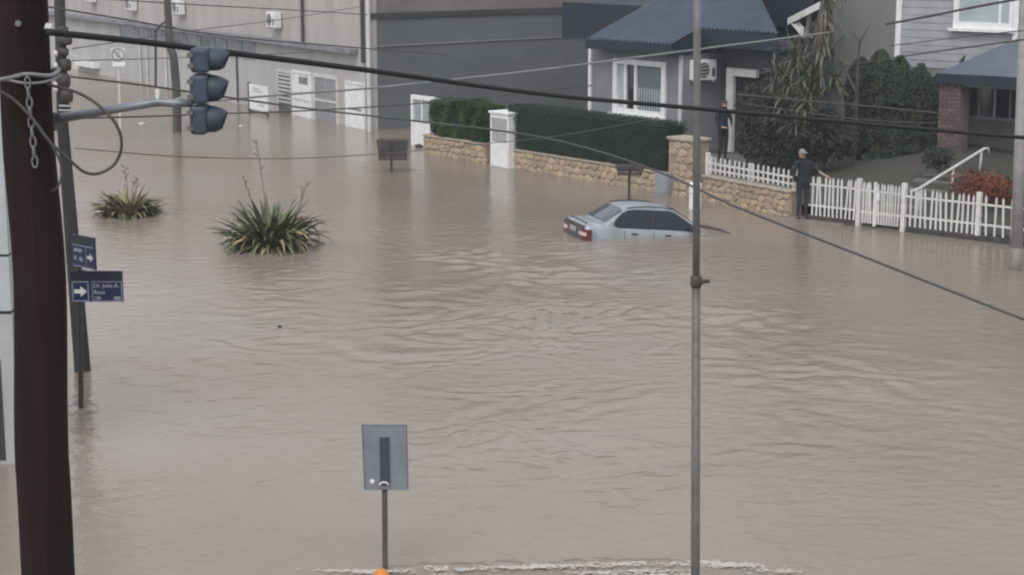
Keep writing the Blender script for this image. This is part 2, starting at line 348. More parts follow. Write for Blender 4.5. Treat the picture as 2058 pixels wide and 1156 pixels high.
# ------------------------------------------------------------------ left building
def left_building():
    T = thing('weathered_building', 'long pale weathered building with white doors, air conditioners and a grey side wall', 'building', FL.p(0, 0, 0))
    zb = (FL.hit(240, 42)[1] + FL.hit(700, 97)[1]) / 2
    tl = -75
    wl = MB().fbox(FL, tl, 0, 0, 0.3, -1, zb).build('wall', M_WALLP, T)
    MB().fbox(FL, tl, 0, 0.03, 0.3, zb + 0.002, 9).build('upper_wall', M_WALLU, T)
    t0 = FL.hit(60, 20, -0.3)[0]; t1 = FL.hit(705, 97, -0.3)[0]
    MB().fbox(FL, t0, t1, -0.38, -0.002, zb - 0.13, zb + 0.05).build('ledge', mat('ledge_slab', (0.21, 0.215, 0.24), 0.7, 0.15, 1.5), T, bevel=0.01)
    # grey side wall towards the garden
    z1 = FG.hit(747, 30)[1]
    MB().fbox(FG, 0.0, 30, 0.301, 0.6, -1, 9).v  # (kept clear of the facade)
    MB().fbox(FG, 0.02, 30, 0, 0.3, -1, z1).build('side_wall', M_GREY, T)
    MB().fbox(FG, 0.02, 30, 0.05, 0.3, z1 + 0.002, 9).build('upper_side_wall', M_BROWN, T)
    MB().fbox(FG, 0.0, 30, -0.07, -0.002, z1 - 0.14, z1 + 0.06).build('flashing', M_CAP, T)
    zc = FG.hit(765, 93)[1]
    MB().tube([FG.p(0.2, -0.03, zc), FG.p(11, -0.03, zc + 0.05)], 0.022, 6).build('conduit', mat('pale_conduit', (0.22, 0.235, 0.235), 0.6), T)
    # corner downpipe and dark pipes
    def vpipe(px, ya, yb, r, m, k=-0.06):
        a, za = FL.hit(px, ya, k); _, zb_ = FL.hit(px, yb, k)
        MB().tube([FL.p(a, k, za), FL.p(a, k, zb_)], r, 8).build('downpipe', m, T)
    vpipe(738, -60, 300, 0.085, M_OFFW, -0.1)
    vpipe(726, -60, 126, 0.07, mat('dark_pipe', (0.06, 0.055, 0.055), 0.6), -0.09)
    vpipe(605, -60, 84, 0.06, MATS['dark_pipe']); vpipe(281, 88, 170, 0.05, M_OFFW); vpipe(294, 88, 172, 0.05, M_OFFW); vpipe(332, 90, 200, 0.05, M_OFFW)
    vpipe(475, 108, 205, 0.04, MATS['dark_pipe'])
    # clerestory windows under the ledge
    edges = [240, 276, 302, 330, 372, 400, 428, 452, 482, 514]
    for a, b in zip(edges[:-1], edges[1:]):
        ta = FL.hit(a + 2, 70)[0]; tb = FL.hit(b - 2, 70)[0]; zt = zb - 0.2; zl = zt - 0.72
        fr = MB()
        fr.fbox(FL, ta, tb, -0.05, -0.002, zt - 0.07, zt).fbox(FL, ta, tb, -0.05, -0.002, zl, zl + 0.07)
        fr.fbox(FL, ta, ta + 0.08, -0.05, -0.002, zl + 0.071, zt - 0.071).fbox(FL, tb - 0.08, tb, -0.05, -0.002, zl + 0.071, zt - 0.071)
        f = fr.build('window', mat('grey_window_frame', (0.33, 0.35, 0.38), 0.5), T)
        MB().fbox(FL, ta + 0.081, tb - 0.081, -0.02, -0.003, zl + 0.072, zt - 0.072).build('pane', M_GLASS if random.random() < .6 else M_GLASSD, f)
    # doors
    def rect(px0, px1, y0, k=0.0):
        a = FL.hit(px0, y0, k); b = FL.hit(px1, y0, k); return a[0], b[0], a[1]
    def frame(name, px0, px1, y0, fw, m, pm, zlow=-0.7):
        a, b, z = rect(px0, px1, y0)
        q = MB().fbox(FL, a, a + fw, -0.07, -0.002, zlow, z).fbox(FL, b - fw, b, -0.07, -0.002, zlow, z).fbox(FL, a + fw + .001, b - fw - .001, -0.07, -0.002, z - fw, z)
        o = q.build(name, m, T)
        MB().fbox(FL, a + fw + .001, b - fw - .001, -0.03, -0.003, zlow, z - fw - .001).build('panel', pm, o)
        return o, a, b, z
    o, a, b, z = frame('louvre_door', 558, 588, 139, 0.09, M_OFFW, mat('louvre_back', (0.12, 0.12, 0.125), 0.7))
    for i in range(9):
        zz = z - 0.2 - i * 0.155
        MB().fbox(FL, a + .1, b - .1, -0.06, -0.031, zz, zz + 0.075).build('slat', M_OFFW, o)
    o, a, b, z = frame('door', 589, 627, 140, 0.1, M_WHITE, M_WHITE)
    MB().fbox(FL, a + (b - a) * .33, a + (b - a) * .8, -0.04, -0.031, z - 0.5, z - 0.22).build('notice', M_PAPER, o)
    for i in range(2): MB().fbox(FL, a + (b - a) * .42, a + (b - a) * .72, -0.044, -0.041, z - 0.33 - i * .08, z - 0.30 - i * .08).build('print_line', M_BLACKP, o)
    MB().fbox(FL, a + .14, b - .14, -0.045, -0.031, 0.62, 0.68).build('kick_rail', M_OFFW, o)
    o, a, b, z = frame('sliding_door', 631, 681, 146, 0.14, M_OFFW, mat('pale_door_glass', (0.25, 0.25, 0.265), 0.2))
    MB().fbox(FL, a + .15, b - .15, -0.05, -0.031, 0.75, 0.83).build('mid_rail', M_OFFW, o)
    o, a, b, z = frame('door', 696, 734, 162, 0.08, M_WHITE, M_WHITE)
    MB().fbox(FL, a + .2, b - .25, -0.05, -0.031, z - 1.02, z - 0.96).build('handle', M_GALV, o)
    # white window and door panels at the far left
    o, a, b, z = frame('door', 137, 159, 107, 0.12, M_OFFW, M_OFFW)
    o, a, b, z = frame('window', 163, 180, 119, 0.12, M_OFFW, M_OFFW, zlow=0.55)
    MB().fbox(FL, a - .1, b + 1.6, -0.3, -0.003, 0.3, 0.54).build('sill', M_WHITE, o)
    return T
left_building()

def air_con(px, py, label, F=FL, k=-0.02, big=1.0):
    t, z = F.hit(px, py, k - 0.3); Wd, Hh, Dp = 0.84, 0.6, 0.30
    c0 = F.p(t, k - Dp / 2, z - Hh / 2); T = thing('air_conditioner', label, 'air conditioner', c0, 'outdoor air conditioner units'); T.scale = (big,) * 3
    MB().fbox(F, t - Wd / 2, t + Wd / 2, k - Dp, k, z - Hh / 2, z + Hh / 2).build('casing', M_WHITE, T, bevel=0.02)
    ring = []; c = F.p(t - 0.12, k - Dp - 0.004, z)
    dd = Vector((F.d.x, F.d.y, 0)); n3 = Vector((F.n.x, F.n.y, 0))
    poly = [c + dd * (0.23 * math.cos(q)) + Vector((0, 0, 0.23 * math.sin(q))) for q in [i * 6.2832 / 20 for i in range(20)]]
    fan = MB().prism(poly, -n3 * 0.012).build('fan_grille', mat('fan_dark', (0.09, 0.09, 0.095), 0.6), T)
    for i in range(4):
        zz = z - 0.16 + i * 0.1
        MB().fbox(F, t - 0.34, t + 0.1, k - Dp - 0.022, k - Dp - 0.017, zz, zz + 0.018).build('grille_bar', M_OFFW, fan)
    MB().fbox(F, t + 0.22, t + 0.36, k - Dp - 0.008, k - Dp - 0.001, z - 0.2, z + 0.05).build('vent', MATS['fan_dark'], T)
    for s in (-0.3, 0.3):
        MB().fbox(F, t + s - .02, t + s + .02, k - Dp, k - .001, z - Hh / 2 - 0.06, z - Hh / 2 - 0.002).build('bracket', M_OFFW, T)
air_con(176, -8, 'air conditioner cut by the top edge, nearest the dark pole')
air_con(257, 8, 'white air conditioner above the leftmost small windows')
air_con(352, 15, 'white air conditioner partly behind the bent wooden pole')
air_con(543, 40, 'white air conditioner above the louvred door, lowest of the row')

# white notice board in front of the building
def board():
    k = -1.2; a, zt = FL.hit(500, 168, k); b, zl = FL.hit(538, 226, k)
    T = thing('notice_board', 'white notice board with dark edge standing beside the louvred door', 'board', FL.p((a + b) / 2, k, 0))
    p = MB().fbox(FL, a, b, k, k + .04, zl, zt).build('panel', M_WHITE, T)
    MB().fbox(FL, a - .1, a - .002, k - .02, k + .05, zl - .05, zt + .05).build('edge_strip', M_DARKM, T)
    MB().fbox(FL, a - .1, b, k - .02, k + .05, zl - .1, zl - .051).build('lower_rail', M_DARKM, T)
    for f0, f1, zz in ((.25, .6, .82), (.2, .75, .72), (.3, .8, .3), (.5, .85, .2)):
        z = zl + (zt - zl) * zz; MB().fbox(FL, a + (b - a) * f0, a + (b - a) * f1, k - .006, k - .002, z, z + .05).build('faded_print', mat('faded_grey', (0.4, 0.4, 0.4), .8), p)
    for t in (a - .05, b - .1): MB().fbox(FL, t - .04, t + .04, k, k + .05, -1, zl - .101).build('leg', M_DARKM, T)
board()

# ------------------------------------------------------------------ stone walls, hedges, pillar
def stone_mesh(i):
    r = random.Random(i); n = r.choice((6, 7, 8)); pts = []
    for j in range(n):
        q = 2 * math.pi * j / n + r.uniform(-.25, .25); pts.append((math.cos(q) * r.uniform(.42, .54), math.sin(q) * r.uniform(.42, .54)))
    vs = [(x, 0.5, z) for x, z in pts] + [(x * .93, -0.2, z * .93) for x, z in pts] + [(x * .7, -0.5 + r.uniform(-.1, .1), z * .7) for x, z in pts]
    fs = [(j, (j + 1) % n, n + (j + 1) % n, n + j) for j in range(n)] + [(n + j, n + (j + 1) % n, 2 * n + (j + 1) % n, 2 * n + j) for j in range(n)] + [tuple(range(2 * n, 3 * n))]
    return MB().add(vs, fs).mesh('stone', M_STONE)
STONES = [stone_mesh(i) for i in range(10)]
def stones(F, t0, t1, k, z0, z1, parent, size=0.3):
    rows = max(1, round((z1 - z0) / (size * .72))); rh = (z1 - z0) / rows
    for r_ in range(rows):
        t = t0 - random.uniform(0, size * .5)
        while t < t1:
            wd = size * random.uniform(.75, 1.45); c = t + wd / 2
            if t0 - .02 < c - wd * .42 and c + wd * .42 < t1 + .04:
                inst('stone', random.choice(STONES), parent, F.p(c, k, z0 + rh * (r_ + .5) + random.uniform(-.03, .03)),
                     (0, random.uniform(-.25, .25), F.a), (wd * 1.1, 0.05 + random.uniform(0, .035), rh * random.uniform(1.1, 1.3)))
            t += wd * .97
def stone_wall(F, t0, t1, h, label, size=.3):
    T = thing('stone_wall', label, 'stone wall', F.p((t0 + t1) / 2, .15, 0), 'stone garden walls')
    MB().fbox(F, t0, t1, 0, .32, -1, h).build('core', M_SMORT, T)
    MB().fbox(F, t0 - .02, t1 + .02, -.05, .36, h + .002, h + .06).build('coping', M_COPE, T, bevel=.015)
    stones(F, t0, t1, 0.0, -.06, h - .02, T, size)
    return T
def tA(px, py, k=0): return FA.hit(px, py, k)[0]
hA = FA.hit(1180, 326, 0)[1]
stone_wall(FA, tA(852, 300), tA(976, 310), FA.hit(920, 284)[1], 'low stone wall under the bright green hedge by the white gate')
stone_wall(FA, tA(1023, 320), tA(1341, 370), hA, 'long low stone wall under the dark clipped hedge')
hB = FB.hit(1500, 372)[1]
stone_wall(FB, FB.hit(1413, 380)[0], FB.L, hB, 'low stone wall topped by a row of white pickets', .26)

def hedge(F, t0, t1, k0, k1, z0, z1, m, n, label, size, wob=.06):
    T = thing('hedge', label, 'hedge', F.p((t0 + t1) / 2, (k0 + k1) / 2, z0), 'garden hedges')
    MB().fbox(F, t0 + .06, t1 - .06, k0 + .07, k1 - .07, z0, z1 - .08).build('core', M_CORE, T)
    A = [(t1 - t0) * (z1 - z0), (t1 - t0) * (k1 - k0), (k1 - k0) * (z1 - z0), (k1 - k0) * (z1 - z0)]
    n3 = Vector((F.n.x, F.n.y, 0)); d3 = Vector((F.d.x, F.d.y, 0))
    def smp():
        q = random.choices(range(4), A)[0]; t = random.uniform(t0, t1); k = random.uniform(k0, k1); z = random.uniform(z0, z1)
        bump = wob * (math.sin(t * 3.1 + z * 2) + math.sin(t * 7.3 - z * 4 + 1)) * .6 + random.gauss(0, .03)
        if q == 0: return F.p(t, k0 + bump, z), -n3 + Vector((0, 0, .4))
        if q == 1: return F.p(t, k, z1 + bump), Vector((0, 0, 1))
        if q == 2: return F.p(t0 + bump, k, z), -d3
        return F.p(t1 + bump, k, z), d3
    o = leaves('foliage', n, smp, size, m, T)
    return T
zt1 = FA.hit(920, 208, .1)[1]; zt2 = FA.hit(1030, 212, .1)[1]
hedge(FA, tA(868, 280, .1), tA(974, 290, .1), .06, .9, FA.hit(920, 284)[1] + .07, zt1, M_HEDGE, 9000, 'bright green bushy hedge between the white gate and white pillar', .085, .1)
hedge(FA, tA(1026, 300, .1), tA(1342, 340, .1), .02, .8, hA + .07, zt2, M_HEDGED, 42000, 'long dark clipped hedge on the stone wall', .042, .012)

def meter_pillar():
    t0 = tA(985, 300, -.25); t1 = tA(1021, 300, -.25); zt = FA.hit(1000, 229, -.25)[1]; k0, k1 = -.25, .35
    T = thing('meter_pillar', 'white meter pillar with two glazed hatches between the hedges', 'pillar', FA.p((t0 + t1) / 2, .05, 0))
    MB().fbox(FA, t0, t1, k0, k1, -1, zt).build('body', M_WHITE, T, bevel=.015)
    MB().fbox(FA, t0 - .04, t1 + .04, k0 - .04, k1 + .04, zt + .002, zt + .07).build('cap', M_WHITE, T, bevel=.01)
    for ya, yb in ((237, 258), (262, 284)):
        za = FA.hit(1000, ya, k0)[1]; zb = FA.hit(1000, yb, k0)[1]
        h = MB().fbox(FA, t0 + .12, t1 - .06, k0 - .02, k0 - .002, zb, za).build('hatch', mat('hatch_grey', (0.36, 0.37, 0.36), .4), T)
        MB().fbox(FA, t0 + .09, t0 + .119, k0 - .035, k0 - .003, zb, za).build('hatch_frame', M_WHITE, h)
    za = FA.hit(1000, 292, k0)[1]
    MB().fbox(FA, t0 + .05, t1 - .05, k0 - .015, k0 - .002, .03, za).build('lower_panel', M_WHITE, T)
meter_pillar()

def garage_gate():
    k = .95; t0, zt = FA.hit(828, 190, k); t1 = FA.hit(940, 205, k)[0]
    T = thing('white_gate', 'white panelled gate beside the grey wall, half hidden by the hedge', 'gate', FA.p((t0 + t1) / 2, k, 0))
    MB().fbox(FA, t0, t0 + .14, k - .06, k + .06, -1, zt).build('post', M_WHITE, T)
    MB().fbox(FA, t1 - .14, t1, k - .06, k + .06, -1, zt).build('post', M_WHITE, T)
    MB().fbox(FA, t0 + .141, t1 - .141, k - .07, k + .05, zt - .14, zt).build('top_rail', M_WHITE, T)
    zm = FA.hit(840, 246, k)[1]
    MB().fbox(FA, t0 + .141, t1 - .141, k - .02, k + .02, zm + .002, zt - .141).build('upper_panel', mat('greyish_panel', (0.30, 0.32, 0.34), .4), T)
    MB().fbox(FA, t0 + .141, t1 - .141, k - .035, k + .03, -1, zm).build('lower_panel', M_WHITE, T)
    MB().fbox(FA, t0 + .6, t0 + .66, k - .05, k - .021, zm + .003, zt - .142).build('mullion', M_WHITE, T)
garage_gate()

def pillars():
    T = thing('stone_pillar', 'stone gate pillar with flat cap at the end of the dark hedge', 'pillar', FA.p(tA(1368, 340), .2, 0))
    t0, t1 = tA(1344, 330, -.1), tA(1391, 335, -.1); zt = FA.hit(1368, 283, -.1)[1]
    MB().fbox(FA, t0, t1, -.1, .5, -1, zt).build('core', M_SMORT, T)
    MB().fbox(FA, t0 - .05, t1 + .05, -.16, .56, zt + .002, zt + .08).build('cap', M_COPE, T, bevel=.015)
    stones(FA, t0, t1, -.1, -.05, zt - .02, T, .27)
    k = -.3; t0, t1 = tA(1316, 370, k), tA(1341, 370, k); zt = FA.hit(1328, 347, k)[1]
    T = thing('utility_cabinet', 'narrow blue-grey utility cabinet in front of the stone wall end', 'cabinet', FA.p((t0 + t1) / 2, k, 0))
    MB().fbox(FA, t0, t1, k, k + .24, -1, zt).build('casing', mat('cabinet_blue_grey', (0.27, 0.29, 0.32), .5), T, bevel=.012)
    MB().fbox(FA, t0 + .03, t1 - .03, k - .012, k - .002, .05, zt - .05).build('door', MATS['cabinet_blue_grey'], T)
    p = W(1397, 420); h = D(1397, 366, p.y).z
    T = thing('white_bollard', 'stubby white concrete bollard directly behind the slim steel pole', 'bollard', (p.x, p.y, 0))
    MB().tube([(p.x, p.y, -1), (p.x, p.y, h - .05), (p.x, p.y, h)], [.165, .165, .12], 14).build('shaft', M_WHITE, T, smooth=False)
    MB().tube([(p.x, p.y, h * .55), (p.x, p.y, h * .55 + .06)], .168, 14).build('band', M_OFFW, T)
pillars()

# ------------------------------------------------------------------ picket fences
PKT = MB().add([(-.028, -.012, 0), (.028, -.012, 0), (.028, .012, 0), (-.028, .012, 0), (-.028, -.012, .93), (.028, -.012, .93), (.028, .012, .93), (-.028, .012, .93), (0, -.012, 1.0), (0, .012, 1.0)],
    [(3, 2, 1, 0), (0, 1, 5, 4), (1, 2, 6, 5), (2, 3, 7, 6), (3, 0, 4, 7), (4, 5, 8), (6, 7, 9), (5, 6, 9, 8), (7, 4, 8, 9)]).mesh('picket', M_PICK)
def pickets(F, t0, t1, n, z0, z1, T, wid=1.0, skip=()):
    for i in range(n):
        t = t0 + (t1 - t0) * (i + .5) / n
        inst('picket', PKT, T, F.p(t, -.03, z0), (random.gauss(0, .006), random.gauss(0, .028), F.a), (wid, 1, (z1 - z0) * random.uniform(.985, 1.015)))
def fence():
    # pickets on the low wall
    t0 = FB.hit(1420, 330, .12)[0]; t1 = FB.hit(1594, 360, .12)[0]
    T = thing('picket_fence', 'short row of white pickets standing on the low stone wall', 'fence', FB.p((t0 + t1) / 2, .12, hB), 'white picket fences')
    FBk = Fr(FB.p(0, .15, 0), FB.p(FB.L, .15, 0)); z0 = hB + .12; z1 = FB.hit(1500, 326, .15)[1]
    pickets(FBk, t0 + .1, t1 - .08, 17, z0, z1, T, .9)
    for zz in (z0 + .06, z1 - .22): MB().fbox(FBk, t0, t1, 0, .04, zz, zz + .05).build('rail', M_PICK, T)
    MB().fbox(FBk, t0 - .05, t0 + .06, -.03, .06, hB + .061, z1 + .08).build('post', M_PICK, T)
    MB().fbox(FBk, t1 - .02, t1 + .09, -.03, .06, -.3, z1 + .1).build('post', M_PICK, T)
    tm = (t0 + t1) / 2; MB().fbox(FBk, tm - .03, tm + .03, .041, .1, hB + .061, z1 - .02).build('post', M_PICK, T)
    # long fence, gate and fence on the right
    def run(pa, pb, n, label, name='picket_fence'):
        t0 = FC.hit(pa[0], pa[1])[0]; t1 = FC.hit(pb[0], pb[1])[0]
        T = thing(name, label, 'fence' if name != 'picket_gate' else 'gate', FC.p((t0 + t1) / 2, 0, 0), 'white picket fences' if name != 'picket_gate' else None)
        zt = FC.hit((pa[0] + pb[0]) / 2, (pa[1] + pb[1]) / 2)[1]
        return T, t0, t1, zt
    T, a, b, zt = run((1632, 352), (1724, 363), 12, 'white picket fence between the standing person and the gate')
    z0 = .14
    pickets(FC, a, b, 11, z0, zt, T, .84)
    for zz in (.36, zt - .24): MB().fbox(FC, a - .1, b, -.014, .03, zz, zz + .045).build('rail', M_PICK, T)
    MB().fbox(FC, a - .1, b, -.06, .16, -.6, .12).build('plinth', mat('dark_plinth', (0.06, 0.055, 0.05), .8, .2, 4), T)
    T, a2, b2, zt2 = run((1728, 362), (1818, 375), 0, 'white picket gate with a latch box between two posts', 'picket_gate')
    pickets(FC, a2 + .1, b2 - .1, 14, .1, zt2, T, .72)
    for zz in (.34, zt2 - .24): MB().fbox(FC, a2 + .06, b2 - .06, -.014, .03, zz, zz + .045).build('rail', M_PICK, T)
    for t in (a2, b2): MB().fbox(FC, t - .055, t + .055, -.05, .06, -.6, zt2 + .06).build('post', M_PICK, T)
    tm = a2 + (b2 - a2) * .38; st = MB().fbox(FC, tm - .035, tm + .035, -.06, -.031, .05, zt2 + .02).build('stile', M_PICK, T)
    MB().fbox(FC, tm + .036, tm + .13, -.08, -.025, zt2 * .62, zt2 * .62 + .16).build('latch_box', M_WHITE, st)
    T, a3, b3, zt3 = run((1822, 375), (2100, 407), 0, 'white picket fence right of the gate in front of the handrail')
    tp = FC.hit(1968, 400)[0]
    pickets(FC, a3 + .08, tp - .05, 13, z0, zt3, T, .84); pickets(FC, tp + .12, b3, 7, z0, zt3, T, .8)
    for zz in (.36, zt3 - .24): MB().fbox(FC, a3, b3, -.014, .03, zz, zz + .045).build('rail', M_PICK, T)
    MB().fbox(FC, tp - .05, tp + .05, -.05, .06, -.6, zt3 + .06).build('post', M_PICK, T)
    MB().fbox(FC, a3 + .06, b3, -.06, .16, -.6, .12).build('plinth', MATS['dark_plinth'], T)
fence()

# ------------------------------------------------------------------ house with the blue metal roof
def blue_house():
    kf = 3.6                                            # front wall of the bay
    T = thing('blue_roof_house', 'grey house with ribbed blue metal roof and white bay window', 'house', FA.p(tA(1290, 230, kf), kf, .3))
    H = lambda px, py, k=kf: FA.hit(px, py, k)
    tl = H(1188, 120)[0]; tr = H(1372, 130)[0]; ze = H(1262, 84, kf - .5)[1]
    tw0, zw1 = H(1236, 116); tw1, _ = H(1340, 126); zw0 = (H(1236, 224)[1] + H(1338, 240)[1]) / 2; zw1 = (zw1 + H(1340, 126)[1]) / 2
    MB().fbox(FA, tl, tw0, kf, kf + .25, -.5, ze).fbox(FA, tw1, tr, kf, kf + .25, -.5, ze).fbox(FA, tw0, tw1, kf, kf + .25, -.5, zw0).fbox(FA, tw0, tw1, kf, kf + .25, zw1, ze).build('wall', M_HWALL, T)
    MB().fbox(FA, tr - .25, tr, kf + .251, kf + 1.6, -.5, ze - .31).build('bay_side_wall', M_HWALL, T)
    MB().fbox(FA, tl, tl + .25, kf + .251, kf + 9, -.5, ze).build('far_side_wall', M_HWALL, T)
    MB().fbox(FA, tl - .06, tl + .06, kf - .07, kf - .002, .2, ze - .1).build('corner_downpipe', M_WHITE, T)
    tcb = H(1370, 130)[0]; MB().fbox(FA, tcb - .05, tcb + .06, kf - .07, kf - .002, .2, ze - .1).build('corner_board', M_OFFW, T)
    # window: frame, casements, panes, curtain
    fw = .16
    q = MB().fbox(FA, tw0 - .02, tw0 + fw, kf - .08, kf + .12, zw0, zw1).fbox(FA, tw1 - fw, tw1 + .02, kf - .08, kf + .12, zw0, zw1)
    q.fbox(FA, tw0 + fw, tw1 - fw, kf - .08, kf + .12, zw0, zw0 + fw).fbox(FA, tw0 + fw, tw1 - fw, kf - .08, kf + .12, zw1 - fw, zw1)
    win = q.build('window', M_WHITE, T, bevel=.01)
    MB().fbox(FA, tw0 - .12, tw1 + .12, kf - .18, kf - .081, zw0 - .08, zw0 + .02).build('sill', M_WHITE, win)
    for fr in (.22, .42):
        t = tw0 + (tw1 - tw0) * fr; MB().fbox(FA, t - .05, t + .05, kf - .04, kf + .1, zw0 + fw + .001, zw1 - fw - .001).build('mullion', M_WHITE, win)
    fr = [.07, .2, .24, .40, .44, .93]
    for i in range(0, 6, 2):
        MB().fbox(FA, tw0 + (tw1 - tw0) * fr[i], tw0 + (tw1 - tw0) * fr[i + 1], kf + .03, kf + .045, zw0 + fw, zw1 - fw).build('pane', [M_CURT, M_GLASSD, M_GLASS][i // 2], win)
    for i in range(9):
        t = tw0 + (tw1 - tw0) * (.46 + .05 * i); MB().fbox(FA, t, t + .05, kf + .018, kf + .028, zw0 + fw + .01, zw0 + (zw1 - zw0) * .5).build('curtain_fold', M_CURT, win)
    # recessed right part of the house
    kr = kf + 1.6; t2 = H(1580, 130, kr)[0]
    zr = H(1480, 80, kr - .5)[1]
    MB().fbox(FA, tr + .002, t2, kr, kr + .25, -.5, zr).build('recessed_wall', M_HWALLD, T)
    # roof plane, ribbed sheet: rows along the frontage
    P0 = FA.p(H(1178, 74, kf - .5)[0], kf - .5, ze)
    te0 = H(1178, 74, kf - .5)[0]; te1 = H(1350, 92, kf - .5)[0]
    lo, hi = kf - .5, kf + 4                                # depth of the notch corner seen at (1405, 58)
    for _ in range(40):
        md = (lo + hi) / 2
        if H(1405, 58, md)[0] > te1: lo = md
        else: hi = md
    kmid = lo; slope = (H(1405, 58, kmid)[1] - ze) / (kmid - (kf - .5))
    zat = lambda k: ze + slope * (k - (kf - .5))
    t2e = H(1562, 78, kmid)[0]
    lo, hi = kmid, kmid + 12                                # hip: where the roof plane meets pixel (1530, 0)
    for _ in range(40):
        md = (lo + hi) / 2
        if H(1530, 0, md)[1] > zat(md): lo = md
        else: hi = md
    hip = max(.3, (t2e - H(1530, 0, lo)[0]) / max(.2, lo - kmid)); print('roof', slope, kmid, hip, ze, t2e - te0)
    def sheet(name, t0, t1, k0, kend, hipped):
        vs = []; fs = []; step = .19; n = int((t1 - t0) / step)
        for i in range(n + 1):
            t = t0 + step * i
            for hgt, dt in ((0, 0), (0, .115), (.05, .13), (.05, .175)):
                ke = kend
                if hipped: ke = min(kend, kmid + max(.05, (t1 - t - dt)) / hip)
                for kk in (k0, ke): vs.append(FA.p(t + dt, kk, zat(kk) + hgt))
        rows = len(vs) // 2
        for i in range(rows - 1): fs.append((2 * i, 2 * i + 2, 2 * i + 3, 2 * i + 1))
        return MB().add(vs, fs).build(name, M_ROOF, T)
    sheet('roof_sheet', te0, te1, kf - .5, kmid, False)
    sheet('roof_sheet', te0, t2e, kmid + .001, kmid + 6.5, True)
    # fascia boards and soffits
    MB().fbox(FA, te0 - .02, te1 + .02, kf - .53, kf - .501, ze - .3, ze - .01).build('fascia', M_ROOFD, T)
    MB().fbox(FA, te0, te1, kf - .5, kf - .002, ze - .3, ze - .25).build('soffit', M_ROOFD, T)
    ko = kmid
    MB().prism([FA.p(te1 + .02, kf - .5, ze - .3), FA.p(te1 + .02, kmid, ze - .3), FA.p(te1 + .02, kmid, zat(kmid) - .02), FA.p(te1 + .02, kf - .5, ze - .02)], Vector((FA.d.x, FA.d.y, 0)) * .03).build('bargeboard', M_ROOFD, T)
    MB().fbox(FA, te1 + .052, t2e + .02, kmid - .03, kmid - .001, zat(kmid) - .5, zat(kmid) - .02).build('fascia', M_ROOFD, T)
    MB().fbox(FA, te1 + .052, t2e, kmid, max(kmid + .2, kr - .002), zat(kmid) - .5, zat(kmid) - .45).build('soffit', M_ROOFD, T)
    # dark box gable to the left of the roof
    kd = kf + 2.2; a, zt = H(1130, 4, kd); b = H(1290, 10, kd)[0]; zl = H(1150, 76, kd)[1]
    MB().fbox(FA, a, b + 1.5, kd, kd + 6, zl, zt).build('wing_fascia', M_ROOFD, T)
    # porch: white beam and post, dark opening
    kp = kr - .4; a, z1 = H(1460, 136, kp); b, _ = H(1520, 138, kp); z0 = H(1466, 152, kp)[1]
    MB().fbox(FA, a, b, kp, kp + .12, z0, z1).build('porch_beam', M_OFFW, T)
    c = H(1473, 160, kp)[0]; MB().fbox(FA, a, c, kp, kp + .12, -.2, z0 - .002).build('porch_post', M_OFFW, T)
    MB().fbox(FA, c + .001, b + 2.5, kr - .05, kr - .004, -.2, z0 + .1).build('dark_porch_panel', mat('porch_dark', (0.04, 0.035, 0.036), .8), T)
    a = H(1376, 120, kf + 1.4)[0]
    return T
blue_house()
_tr = FA.hit(1372, 130, 3.6)[0]; FX = Fr(FA.p(_tr, 3.6, 0), FA.p(_tr, 4.6, 0))           # side wall of the bay
air_con(1420, 141, 'white air conditioner on the house wall behind the slim steel pole', FX, -.02, big=1.0)

# ------------------------------------------------------------------ buildings farther back
def back_buildings():
    o = MB(); F = FC; k = 15
    a = F.hit(1688, 60, k)[0]; b = F.hit(1815, 60, k)[0]
    T = thing('plain_grey_house', 'plain greenish-grey blank house wall behind the conifer hedge', 'house', F.p((a + b) / 2, k, 0))
    MB().fbox(F, a - 3, b, k, k + 8, -.5, 9).build('wall', mat('green_grey_wall', (0.25, 0.26, 0.255), .85, .07, .5), T)
    MB().fbox(F, a - 3.2, b + .0, k - .3, k + 8, 9.002, 9.3).build('roof', M_ROOFD, T)
    k = 11.5
    a = F.hit(1520, 40, k)[0]; b = F.hit(1655, 40, k)[0]
    T = thing('dark_gable_house', 'dark blue gabled house with white bargeboard behind the tall yucca', 'house', F.p((a + b) / 2, k, 0))
    zA = F.hit(1600, 36, k)[1]; zB = F.hit(1655, -14, k)[1]; tA_ = F.hit(1600, 36, k)[0]
    MB().fbox(F, a - 2, b - .3, k, k + 1.2, -.5, zA - .3).build('wall', mat('dusk_blue_wall', (0.045, 0.055, 0.068), .8, .1, .6), T)
    MB().prism([F.p(a - 2, k - .3, zA - .298), F.p(tA_, k - .3, zA - .298), F.p(b, k - .3, zB), F.p(b, k - .3, zB + 2), F.p(a - 2, k - .3, zB + 2)], Vector((F.n.x, F.n.y, 0)) * 1.2).build('roof', M_ROOFD, T)
    dz = Vector((0, 0, -.22))
    p, q = F.p(tA_ - .1, k - .34, zA), F.p(b + .6, k - .34, zB)
    MB().prism([p, q, q + dz, p + dz], Vector((F.n.x, F.n.y, 0)) * .035).build('bargeboard', M_WHITE, T)
    p2 = F.p(F.hit(1625, 70, k)[0], k - .34, F.hit(1625, 75, k)[1])
    MB().prism([p + dz * .2, p2, p2 + Vector((.3, 0, 0)), p + Vector((.3, 0, -.05))], Vector((F.n.x, F.n.y, 0)) * .03).build('side_panel', M_OFFW, T)
back_buildings()

